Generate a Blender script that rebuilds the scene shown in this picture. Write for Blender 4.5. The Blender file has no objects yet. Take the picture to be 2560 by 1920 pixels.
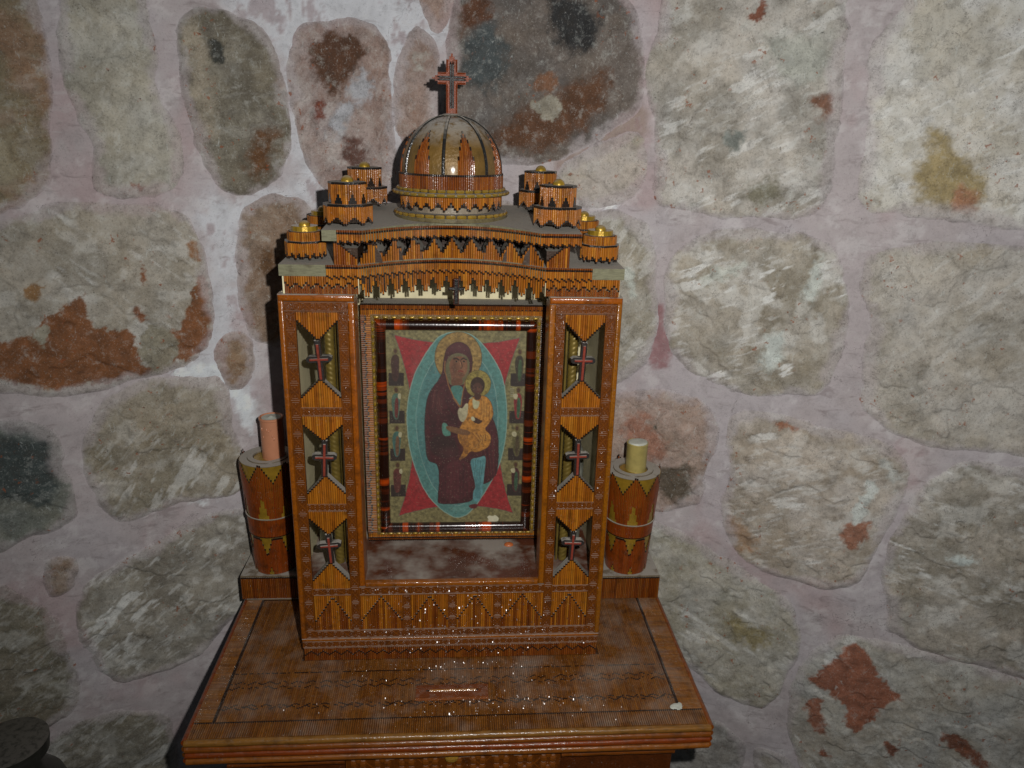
import bpy, math, random
import numpy as np
from mathutils import Vector, Matrix
random.seed(7)
SC = bpy.context.scene
COL = SC.collection

# ------------------------------------------------------------------ camera
# The shrine is centred on x = 0, its front plane is y = 0, the stand's top is z = 0.
FPX = 1917.0                       # focal length in pixels of a 2560 wide frame
def _n(v): v = np.array(v, float); return v/np.linalg.norm(v)
_ex = _n([26000, 75, FPX]); _ey = np.array([-139.5, -640, FPX]); _ey = _n(_ey-_ey.dot(_ex)*_ex)
_ez = np.cross(_ex, _ey)
if _ez[1] > 0: _ez = -_ez
RW = np.stack([_ex, _ey, _ez], 1)  # world -> camera (right, down, forward)
CAM = np.array([0.003, -0.8, 0.6255])
def ray(px, py): return RW.T @ np.array([px-1280.0, py-960.0, FPX])
def on_y(px, py, Y):
    r = ray(px, py); return CAM + r*((Y-CAM[1])/r[1])
cam = bpy.data.objects.new('camera', bpy.data.cameras.new('camera')); COL.objects.link(cam)
cam.data.sensor_width = 36; cam.data.lens = 36*FPX/2560; cam.data.clip_start = .02; cam.data.clip_end = 50
_r, _d, _f = RW[0], RW[1], RW[2]
cam.matrix_world = Matrix(((_r[0], -_d[0], -_f[0], CAM[0]), (_r[1], -_d[1], -_f[1], CAM[1]),
                           (_r[2], -_d[2], -_f[2], CAM[2]), (0, 0, 0, 1)))
SC.camera = cam
# ------------------------------------------------------------------ world: a nearly dark room
w = bpy.data.worlds.new('World'); SC.world = w; w.use_nodes = True
w.node_tree.nodes['Background'].inputs[0].default_value = (.80, .92, 1.0, 1)
w.node_tree.nodes['Background'].inputs[1].default_value = .036
# ------------------------------------------------------------------ the camera's flash
FL = CAM + _r*.060 - _d*.050 + _f*.0
fl = bpy.data.lights.new('flash_lamp', 'SPOT'); flo = bpy.data.objects.new('flash_lamp', fl); COL.objects.link(flo)
fl.energy = 27; fl.shadow_soft_size = .006; fl.color = (1.0, .975, .94)
fl.spot_size = math.radians(124); fl.spot_blend = 1.0
flo.location = FL
flo.rotation_euler = Vector(on_y(1500, 800, 0)-FL).to_track_quat('-Z', 'Y').to_euler()
SC.view_settings.view_transform = 'Standard'; SC.view_settings.look = 'None'
SC.view_settings.exposure = 0; SC.view_settings.gamma = 1

# ------------------------------------------------------------------ helpers
def lin(c):
    c = np.asarray(c, float)/255.0
    return np.where(c <= .04045, c/12.92, ((c+.055)/1.055)**2.4)
def L(r, g, b, k=1.0): return tuple(lin((r, g, b))*k)
def tag(o, label=None, cat=None, group=None, kind=None):
    if label: o['label'] = label
    if cat: o['category'] = cat
    if group: o['group'] = group
    if kind: o['kind'] = kind
    return o
def empty(name, loc=(0, 0, 0), parent=None):
    o = bpy.data.objects.new(name, None); COL.objects.link(o); o.location = loc; o.empty_display_size = .02
    if parent: o.parent = parent
    return o
class MB:
    """collects faces with a colour each; build() links them as one mesh object"""
    def __init__(s): s.v = []; s.f = []; s.c = []
    def quad(s, idx, c): s.f.append(idx); s.c.append(c)
    def box(s, a, b, c=(.5, .5, .5)):
        (x0, y0, z0), (x1, y1, z1) = a, b; n = len(s.v)
        s.v += [(x0,y0,z0),(x1,y0,z0),(x1,y1,z0),(x0,y1,z0),(x0,y0,z1),(x1,y0,z1),(x1,y1,z1),(x0,y1,z1)]
        for q in ((0,3,2,1),(4,5,6,7),(0,1,5,4),(1,2,6,5),(2,3,7,6),(3,0,4,7)): s.quad([n+i for i in q], c)
    def bevbox(s, a, b, r, c):
        """box whose front (-y) edges are rounded"""
        (x0, y0, z0), (x1, y1, z1) = a, b
        rings = [(r*(1-math.sin(t*math.pi/8)), y0+r*(1-math.cos(t*math.pi/8))) for t in range(5)]+[(0, y1)]
        n = len(s.v)
        for d, y in rings: s.v += [(x0+d, y, z0+d), (x1-d, y, z0+d), (x1-d, y, z1-d), (x0+d, y, z1-d)]
        s.quad([n, n+1, n+2, n+3], c)
        for k in range(5):
            m = n+4*k
            for i in range(4):
                j = (i+1) % 4; s.quad([m+i, m+4+i, m+4+j, m+j], c)
        m = n+20; s.quad([m+3, m+2, m+1, m], c)
    def prism(s, poly, y0, y1, c, side=None):
        """polygon in x,z (ccw seen from the front) pushed from y0 back to y1"""
        n = len(s.v); k = len(poly)
        s.v += [(x, y0, z) for x, z in poly]+[(x, y1, z) for x, z in poly]
        s.quad(list(range(n, n+k)), c); s.quad([n+k+i for i in range(k-1, -1, -1)], c)
        for i in range(k):
            j = (i+1) % k; s.quad([n+i, n+k+i, n+k+j, n+j], side or c)
    def sweep(s, pts, prof, cols, caps=True, closed=False):
        """pts: [(P,T,N)], prof: [(a,b)] offsets along T,N; one colour per segment"""
        n = len(s.v); k = len(prof); m = len(pts)
        for P, T, N in pts:
            for a, b in prof: s.v.append((P[0]+T[0]*a+N[0]*b, P[1]+T[1]*a+N[1]*b, P[2]+T[2]*a+N[2]*b))
        for i in range(m-1):
            for j in range(k-1):
                s.quad([n+i*k+j, n+i*k+j+1, n+(i+1)*k+j+1, n+(i+1)*k+j], cols[min(i, len(cols)-1)])
            if closed: s.quad([n+i*k+k-1, n+i*k, n+(i+1)*k, n+(i+1)*k+k-1], cols[min(i, len(cols)-1)])
        if caps:
            s.quad([n+j for j in range(k-1, -1, -1)], cols[0]); s.quad([n+(m-1)*k+j for j in range(k)], cols[-1])
    def ball(s, c, r, col, nu=8, nv=5, half=False):
        n = len(s.v)
        for i in range(nv+1):
            t = (i/nv)*(math.pi/2 if half else math.pi)
            for j in range(nu):
                a = 2*math.pi*j/nu
                s.v.append((c[0]+r[0]*math.sin(t)*math.cos(a), c[1]+r[1]*math.sin(t)*math.sin(a), c[2]+r[2]*math.cos(t)))
        for i in range(nv):
            for j in range(nu):
                k = (j+1) % nu; s.quad([n+i*nu+j, n+(i+1)*nu+j, n+(i+1)*nu+k, n+i*nu+k], col)
    def lathe(s, prof, col, n=32, cx=0, cy=0, twist=None, cap=True):
        b = len(s.v)
        for i, (r, z) in enumerate(prof):
            for j in range(n):
                a = 2*math.pi*j/n; rr = r*(twist(a, z) if twist else 1)
                s.v.append((cx+rr*math.cos(a), cy+rr*math.sin(a), z))
        for i in range(len(prof)-1):
            for j in range(n):
                k = (j+1) % n; s.quad([b+i*n+j, b+i*n+k, b+(i+1)*n+k, b+(i+1)*n+j], col)
        if cap:
            s.quad([b+j for j in range(n-1, -1, -1)], col); s.quad([b+(len(prof)-1)*n+j for j in range(n)], col)
    def build(s, name, mat, parent=None, smooth=False, kind=None, loc=None):
        me = bpy.data.meshes.new(name); me.from_pydata(s.v, [], s.f)
        me.materials.append(mat)
        ca = me.color_attributes.new('Col', 'FLOAT_COLOR', 'CORNER')
        cc = np.empty((len(me.loops), 4), np.float32); k = 0
        for f, c in zip(s.f, s.c):
            cc[k:k+len(f), :3] = c[:3]; cc[k:k+len(f), 3] = 1; k += len(f)
        ca.data.foreach_set('color', cc.ravel())
        if smooth: me.polygons.foreach_set('use_smooth', [True]*len(me.polygons))
        me.update()
        if smooth:
            try: me.set_sharp_from_angle(angle=math.radians(38))
            except Exception: pass
        o = bpy.data.objects.new(name, me); COL.objects.link(o)
        if parent: o.parent = parent
        if loc: o.location = loc
        if kind: o['kind'] = kind
        return o
def copy_tree(o, parent=None):
    c = o.copy(); COL.objects.link(c); c.parent = parent
    for ch in list(o.children): copy_tree(ch, c)
    return c

# ------------------------------------------------------------------ materials
def nt(name):
    m = bpy.data.materials.new(name); m.use_nodes = True; t = m.node_tree
    b = t.nodes['Principled BSDF']; return m, t, b
def nd(t, typ, **kw):
    n = t.nodes.new(typ)
    for k, v in kw.items():
        if k[0] == 'i' and k[1:].isdigit(): n.inputs[int(k[1:])].default_value = v
        else: setattr(n, k, v)
    return n
def mixc(t, a, b, fac, mode='MIX'):
    n = nd(t, 'ShaderNodeMix', data_type='RGBA', blend_type=mode)
    for s_, v in ((6, a), (7, b), (0, fac)):
        if hasattr(v, 'is_output') or hasattr(v, 'links'): t.links.new(v, n.inputs[s_])
        elif isinstance(v, (int, float)): n.inputs[s_].default_value = v
        else: n.inputs[s_].default_value = (*v[:3], 1)
    return n.outputs[2]
def ramp(t, src, a, b, va=0.0, vb=1.0):
    n = nd(t, 'ShaderNodeMapRange', clamp=True); t.links.new(src, n.inputs[0])
    n.inputs[1].default_value = a; n.inputs[2].default_value = b; n.inputs[3].default_value = va; n.inputs[4].default_value = vb
    return n.outputs[0]
def noise(t, scale, detail=3, rough=.6, stretch=None, dist=0.0):
    g = nd(t, 'ShaderNodeNewGeometry'); src = g.outputs['Position']
    if stretch:
        mp = nd(t, 'ShaderNodeMapping'); mp.inputs['Scale'].default_value = stretch
        t.links.new(src, mp.inputs[0]); src = mp.outputs[0]
    n = nd(t, 'ShaderNodeTexNoise'); t.links.new(src, n.inputs['Vector'])
    n.inputs['Scale'].default_value = scale; n.inputs['Detail'].default_value = detail
    n.inputs['Roughness'].default_value = rough; n.inputs['Distortion'].default_value = dist
    return n.outputs['Fac']
def math2(t, op, a, b=None):
    n = nd(t, 'ShaderNodeMath', operation=op)
    for i, v in enumerate((a, b)):
        if v is None: continue
        if isinstance(v, (int, float)): n.inputs[i].default_value = v
        else: t.links.new(v, n.inputs[i])
    return n.outputs[0]
DUST = L(176, 170, 160, .95)
def wood(name, grain=(1, 1, .06), rough=.26, coat=.6, dust=1.0, dustlo=.45, dusthi=.8, bump=.35, tint=(1, 1, 1), dnoise=(.35, .5), bs=.0006, cb=None, gr=.45, ds=95):
    m, t, b = nt(name)
    at = nd(t, 'ShaderNodeAttribute', attribute_name='Col')
    g = noise(t, 900, 3, .65, grain)
    c = mixc(t, at.outputs['Color'], (0.0, 0.0, 0.0), ramp(t, g, .42, .75, 0, gr))
    c = mixc(t, c, tint, 1.0, 'MULTIPLY')
    g2 = noise(t, 70, 3, .6); c = mixc(t, c, (.035, .012, .004), ramp(t, g2, .52, .8, 0, .7))
    ge = nd(t, 'ShaderNodeNewGeometry'); sx = nd(t, 'ShaderNodeSeparateXYZ'); t.links.new(ge.outputs['Normal'], sx.inputs[0])
    up = ramp(t, sx.outputs['Z'], dustlo, dusthi)
    dn = noise(t, ds, 4, .6)
    d = math2(t, 'MULTIPLY', up, ramp(t, dn, dnoise[0], dnoise[1], .25 if dnoise[0] < .4 else 0, dust))
    spk = ramp(t, noise(t, 420, 3, .7), .60, .72, 0, .35)
    d2 = math2(t, 'MAXIMUM', d, math2(t, 'MULTIPLY', spk, ramp(t, noise(t, 45, 2), .5, .6)))
    c = mixc(t, c, DUST, d2); t.links.new(c, b.inputs['Base Color'])
    inv = math2(t, 'SUBTRACT', 1.0, d2)
    cw = math2(t, 'MULTIPLY', inv, coat); t.links.new(cw, b.inputs['Coat Weight'])
    b.inputs['Coat Roughness'].default_value = rough*.6; b.inputs['Specular IOR Level'].default_value = .25
    rr = ramp(t, d2, 0, 1, rough+.15, .95); t.links.new(rr, b.inputs['Roughness'])
    bn = nd(t, 'ShaderNodeBump'); bn.inputs['Strength'].default_value = bump; bn.inputs['Distance'].default_value = bs
    h = math2(t, 'ADD', noise(t, 520, 3, .6), math2(t, 'MULTIPLY', noise(t, 160, 2), 1.5)); t.links.new(h, bn.inputs['Height'])
    t.links.new(bn.outputs[0], b.inputs['Normal']); t.links.new(bn.outputs[0], b.inputs['Coat Normal'])
    if cb:                                  # thick runny varnish: steep drips that catch the flash
        b2 = nd(t, 'ShaderNodeBump'); b2.inputs['Strength'].default_value = 1.0; b2.inputs['Distance'].default_value = cb
        hh = math2(t, 'MULTIPLY', noise(t, 330, 3, .6, (1, .6, 1)), ramp(t, noise(t, 26, 3), .46, .62, .12, 1.0)); t.links.new(hh, b2.inputs['Height'])
        t.links.new(b2.outputs[0], b.inputs['Coat Normal']); b.inputs['Coat Roughness'].default_value = .13
    return m
M_MATCH = wood('matchstick_varnish', bump=.45, bs=.0004)
M_MATCHX = wood('matchstick_varnish_crosswise', grain=(.06, 1, 1), bump=.4, bs=.0004, coat=.3)
M_ROD = wood('rod_varnish', grain=(.06, .3, 1), rough=.22, bump=.5, dust=.12, dnoise=(.5, .7))
M_PLATE = wood('plate_varnish', grain=(.06, 1, 1), rough=.16, coat=.9, bump=.6, dust=.2, dnoise=(.5, .7))
M_TABLE = wood('stand_top_varnish', grain=(1, .06, 1), rough=.24, coat=.75, dust=.42, dustlo=.3, dusthi=.9, bump=.6, dnoise=(.46, .70), bs=.0008, cb=.0045, gr=.5, ds=16)  # its pale dust colour also stands in for the varnish's milky sheen
M_RAIL = wood('smooth_varnished_wood', grain=(.5, 1, .5), rough=.2, bump=.35, dustlo=.75, dusthi=.95)
M_CARVE = wood('carved_varnished_wood', grain=(1, 1, 1), rough=.24, bump=.6, dustlo=.8, dusthi=.98, dust=.5)
M_DUSTY = wood('dusty_board', grain=(.1, 1, 1), rough=.5, coat=.2, dust=1.0, dnoise=(.18, .4))
M_NICHE = wood('niche_floor_board', grain=(.1, 1, 1), rough=.3, coat=.7, dust=.8, dnoise=(.42, .60), ds=15, gr=.2)
M_GLINT = wood('glint_wedge_varnish', grain=(1, 1, 1), rough=.34, coat=1.0, dust=0, bump=.1, dnoise=(.6, .9))  # coat of the small wedges added to make glints
M_CROSS = wood('oiled_cross_wood', grain=(1, 1, 1), rough=.36, coat=.15, bump=.9, dust=0, dustlo=.5, dusthi=.85)
M_LEDGE = wood('dusty_wedge', grain=(.1, 1, 1), rough=.5, coat=.2, dust=1.0, dustlo=.1, dusthi=.42, dnoise=(.18, .4))
M_BLACK = wood('black_painted_wood', grain=(1, 1, 1), rough=.25, coat=.7, bump=.6, dustlo=.5, dusthi=.85)
def simple(name, col, rough=.5, metal=0, coat=0, var=.25, sc=120, bump=.2, dusty=0.0, bs=.0006):
    m, t, b = nt(name)
    at = nd(t, 'ShaderNodeAttribute', attribute_name='Col') if col is None else None
    base = at.outputs['Color'] if at else col
    n = noise(t, sc, 4, .6)
    c = mixc(t, base, (0, 0, 0), ramp(t, n, .35, .75, 0, var))
    ge = nd(t, 'ShaderNodeNewGeometry'); sx = nd(t, 'ShaderNodeSeparateXYZ'); t.links.new(ge.outputs['Normal'], sx.inputs[0])
    d = math2(t, 'MULTIPLY', ramp(t, sx.outputs['Z'], .4, .85), ramp(t, noise(t, 130, 4), .32, .52, 0, dusty))
    c = mixc(t, c, DUST, d); t.links.new(c, b.inputs['Base Color'])
    if metal:
        t.links.new(math2(t, 'MULTIPLY', math2(t, 'SUBTRACT', 1.0, d), metal), b.inputs['Metallic'])
    b.inputs['Roughness'].default_value = rough; b.inputs['Coat Weight'].default_value = coat; b.inputs['Coat Roughness'].default_value = .12
    bn = nd(t, 'ShaderNodeBump'); bn.inputs['Strength'].default_value = bump; bn.inputs['Distance'].default_value = bs
    t.links.new(noise(t, sc*4, 3), bn.inputs['Height']); t.links.new(bn.outputs[0], b.inputs['Normal'])
    return m
M_GOLD = simple('gold_paint', L(186, 150, 48), .34, .45, .5, .4, 160, .5, .45)
M_GOLDD = simple('dull_gold_panel', L(128, 98, 46), .46, .15, .4, .5, 60, .8, .95, .0012)
M_GOLDH = simple('holder_gilding', L(176, 140, 44), .36, .35, .4, .35, 120, .6, 0)
M_GOLDC = simple('tarnished_gilding', L(132, 112, 52), .42, .35, .3, .4, 90, .4, .4)
M_PLY = simple('pale_plywood', L(226, 216, 176), .6, 0, .1, .22, 40, .2, .7)
M_WAX1 = simple('pink_wax', L(205, 140, 105), .42, 0, .25, .12, 90, .2, 0)
M_WAX2 = simple('yellow_wax', L(184, 168, 100), .42, 0, .25, .25, 90, .3, 0)
M_WICK = simple('candle_cup_white', L(205, 208, 196), .6)
M_VASE = simple('blackened_metal', L(64, 64, 58), .45, .3, .2, .4, 60, .4, .25)
M_GLASS = simple('cloudy_glass', L(150, 152, 140), .2, .1, .8, .6, 60, .4, .3)
M_ORANGE = simple('orange_wax_drip', L(200, 110, 60), .4, 0, .4, .3, 300)
# tortoiseshell rail: dark varnish with orange flecks in bands across each rail
def tortoise(name, axis):
    m, t, b = nt(name)
    st = (.04, .04, 1) if axis == 'z' else (1, .04, .04)
    n = noise(t, 42, 4, .62, st, .4); n2 = noise(t, 300, 2, .5, st)
    c = mixc(t, L(34, 14, 6), L(172, 64, 8), ramp(t, math2(t, 'ADD', n, math2(t, 'MULTIPLY', n2, .12)), .62, .70))
    c = mixc(t, c, L(104, 40, 10), ramp(t, noise(t, 90, 3, .6, st), .52, .6, 0, .6))
    t.links.new(c, b.inputs['Base Color']); b.inputs['Roughness'].default_value = .25
    b.inputs['Coat Weight'].default_value = 1; b.inputs['Coat Roughness'].default_value = .1
    bn = nd(t, 'ShaderNodeBump'); bn.inputs['Strength'].default_value = .25; bn.inputs['Distance'].default_value = .0008
    t.links.new(noise(t, 300, 2), bn.inputs['Height']); t.links.new(bn.outputs[0], b.inputs['Normal'])
    return m
M_TORX, M_TORZ = tortoise('tortoiseshell_rail', 'x'), tortoise('tortoiseshell_stile', 'z')
def rock(name, fine=1.0, spec=.25, mort=False):
    m, t, b = nt(name)
    at = nd(t, 'ShaderNodeAttribute', attribute_name='Col')
    n1 = noise(t, 70, 8, .72, None, .3); n2 = noise(t, 460, 5, .8)
    c = mixc(t, at.outputs['Color'], (.05, .04, .03), ramp(t, n1, .50, .74, 0, .50*fine))
    c = mixc(t, c, (.66, .68, .64), ramp(t, n1, .46, .28, 0, .42*fine))
    c = mixc(t, c, (.03, .025, .02), ramp(t, n2, .55, .68, 0, .62*fine))
    c = mixc(t, c, (.74, .74, .70), ramp(t, n2, .42, .30, 0, .55*fine))
    if not mort:
        st = noise(t, 170, 6, .75, (1, 1, .35), 1.0); c = mixc(t, c, (.74, .80, .78), ramp(t, st, .61, .68, 0, .38))
        for sc_, wd_, k_ in ((22, .0045, .75), (55, .010, .6), (130, .016, .45)):
            vg = noise(t, sc_, 8, .66, None, .8); cr = math2(t, 'ABSOLUTE', math2(t, 'SUBTRACT', vg, .5))
            c = mixc(t, c, (.07, .055, .045), math2(t, 'MULTIPLY', ramp(t, cr, .0, wd_, 1, 0), ramp(t, noise(t, sc_*.7, 2), .50, .60, 0, k_)))
        c = mixc(t, c, L(150, 84, 50), math2(t, 'MULTIPLY', ramp(t, noise(t, 120, 4, .6), .63, .67, 0, .7), ramp(t, noise(t, 15, 2), .52, .58)))
        c = mixc(t, c, (.05, .05, .05), ramp(t, noise(t, 240, 2, .5), .74, .77, 0, .7))
    else:
        tr = noise(t, 60, 6, .6, (.35, 1, 1.4), .8); c = mixc(t, c, (.22, .17, .17), ramp(t, tr, .58, .70, 0, .45)); c = mixc(t, c, (.62, .60, .60), ramp(t, tr, .40, .30, 0, .35))
        vg = noise(t, 12, 6, .6, None, .5); cr = math2(t, 'ABSOLUTE', math2(t, 'SUBTRACT', vg, .5))
        c = mixc(t, c, (.09, .07, .07), math2(t, 'MULTIPLY', ramp(t, cr, .0, .0022, 1, 0), ramp(t, noise(t, 9, 2), .50, .56, 0, .8)))
        c = mixc(t, c, (.05, .05, .05), ramp(t, noise(t, 300, 2, .5), .76, .79, 0, .6))
    t.links.new(c, b.inputs['Base Color']); b.inputs['Roughness'].default_value = .85; b.inputs['Specular IOR Level'].default_value = spec
    bn = nd(t, 'ShaderNodeBump'); bn.inputs['Strength'].default_value = .8*fine; bn.inputs['Distance'].default_value = .0014
    t.links.new(math2(t, 'ADD', n1, math2(t, 'MULTIPLY', n2, .35)), bn.inputs['Height']); t.links.new(bn.outputs[0], b.inputs['Normal'])
    return m
M_STONE = rock('rough_limestone'); M_MORTAR = rock('pink_lime_mortar', .5, .2, True)

# ------------------------------------------------------------------ numpy noise
def _hash(ix, iy, seed):
    h = (ix.astype(np.int64)*374761393 + iy.astype(np.int64)*668265263 + seed*974634777) & 0x7fffffff
    h = ((h ^ (h >> 13))*1274126177) & 0x7fffffff
    return ((h ^ (h >> 16)) & 0xffff)/65535.0
def vnoise(x, y, seed=0):
    ix, iy = np.floor(x), np.floor(y); fx, fy = x-ix, y-iy; fx = fx*fx*(3-2*fx); fy = fy*fy*(3-2*fy)
    a, b_, c, d = _hash(ix, iy, seed), _hash(ix+1, iy, seed), _hash(ix, iy+1, seed), _hash(ix+1, iy+1, seed)
    return (a*(1-fx)+b_*fx)*(1-fy)+(c*(1-fx)+d*fx)*fy
def fbm(x, y, s, o=4, seed=0, g=.55):
    v = 0; a = 1; tot = 0
    for k in range(o):
        v = v+a*vnoise(x*s+17.3*k, y*s-9.1*k, seed+k*31); tot += a; a *= g; s *= 2.03
    return v/tot
def chaikin(p, n=2):
    p = np.array(p, float)
    for _ in range(n):
        q = np.roll(p, -1, 0); p = np.stack([p*.75+q*.25, p*.25+q*.75], 1).reshape(-1, 2)
    return p
def sdf(x, y, poly):
    """positive inside"""
    d = np.full(x.shape, 1e9); ins = np.zeros(x.shape, bool)
    n = len(poly)
    for i in range(n):
        ax, ay = poly[i]; bx, by = poly[(i+1) % n]; ex, ey = bx-ax, by-ay
        t = np.clip(((x-ax)*ex+(y-ay)*ey)/(ex*ex+ey*ey+1e-12), 0, 1)
        d = np.minimum(d, (x-ax-t*ex)**2+(y-ay-t*ey)**2)
        c = ((ay > y) != (by > y)); 
        if abs(ey) > 1e-12: ins ^= c & (x < ex*(y-ay)/ey+ax)
    return np.where(ins, 1, -1)*np.sqrt(d)
def sst(x, a, b): t = np.clip((x-a)/(b-a), 0, 1); return t*t*(3-2*t)
def grid_mesh(name, X, Y, Z, col, mat, keep=None, parent=None):
    ny, nx = X.shape; idx = np.arange(nx*ny).reshape(ny, nx)
    q = np.stack([idx[:-1, :-1], idx[:-1, 1:], idx[1:, 1:], idx[1:, :-1]], -1).reshape(-1, 4)
    co = np.stack([X, Y, Z], -1).reshape(-1, 3); cl = col.reshape(-1, 3)
    if keep is not None:
        k = keep.ravel(); q = q[k[q].any(1)]
        used = np.unique(q); mp = np.full(nx*ny, -1); mp[used] = np.arange(len(used)); q = mp[q]; co = co[used]; cl = cl[used]
    me = bpy.data.meshes.new(name); me.vertices.add(len(co)); me.vertices.foreach_set('co', co.astype(np.float32).ravel())
    me.loops.add(q.size); me.loops.foreach_set('vertex_index', q.astype(np.int32).ravel())
    me.polygons.add(len(q)); me.polygons.foreach_set('loop_start', np.arange(0, q.size, 4, dtype=np.int32))
    me.update(calc_edges=True); me.polygons.foreach_set('use_smooth', np.ones(len(q), bool))
    ca = me.color_attributes.new('Col', 'FLOAT_COLOR', 'POINT')
    ca.data.foreach_set('color', np.concatenate([cl, np.ones((len(cl), 1))], 1).astype(np.float32).ravel())
    me.materials.append(mat)
    o = bpy.data.objects.new(name, me); COL.objects.link(o)
    if parent: o.parent = parent
    return o

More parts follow.
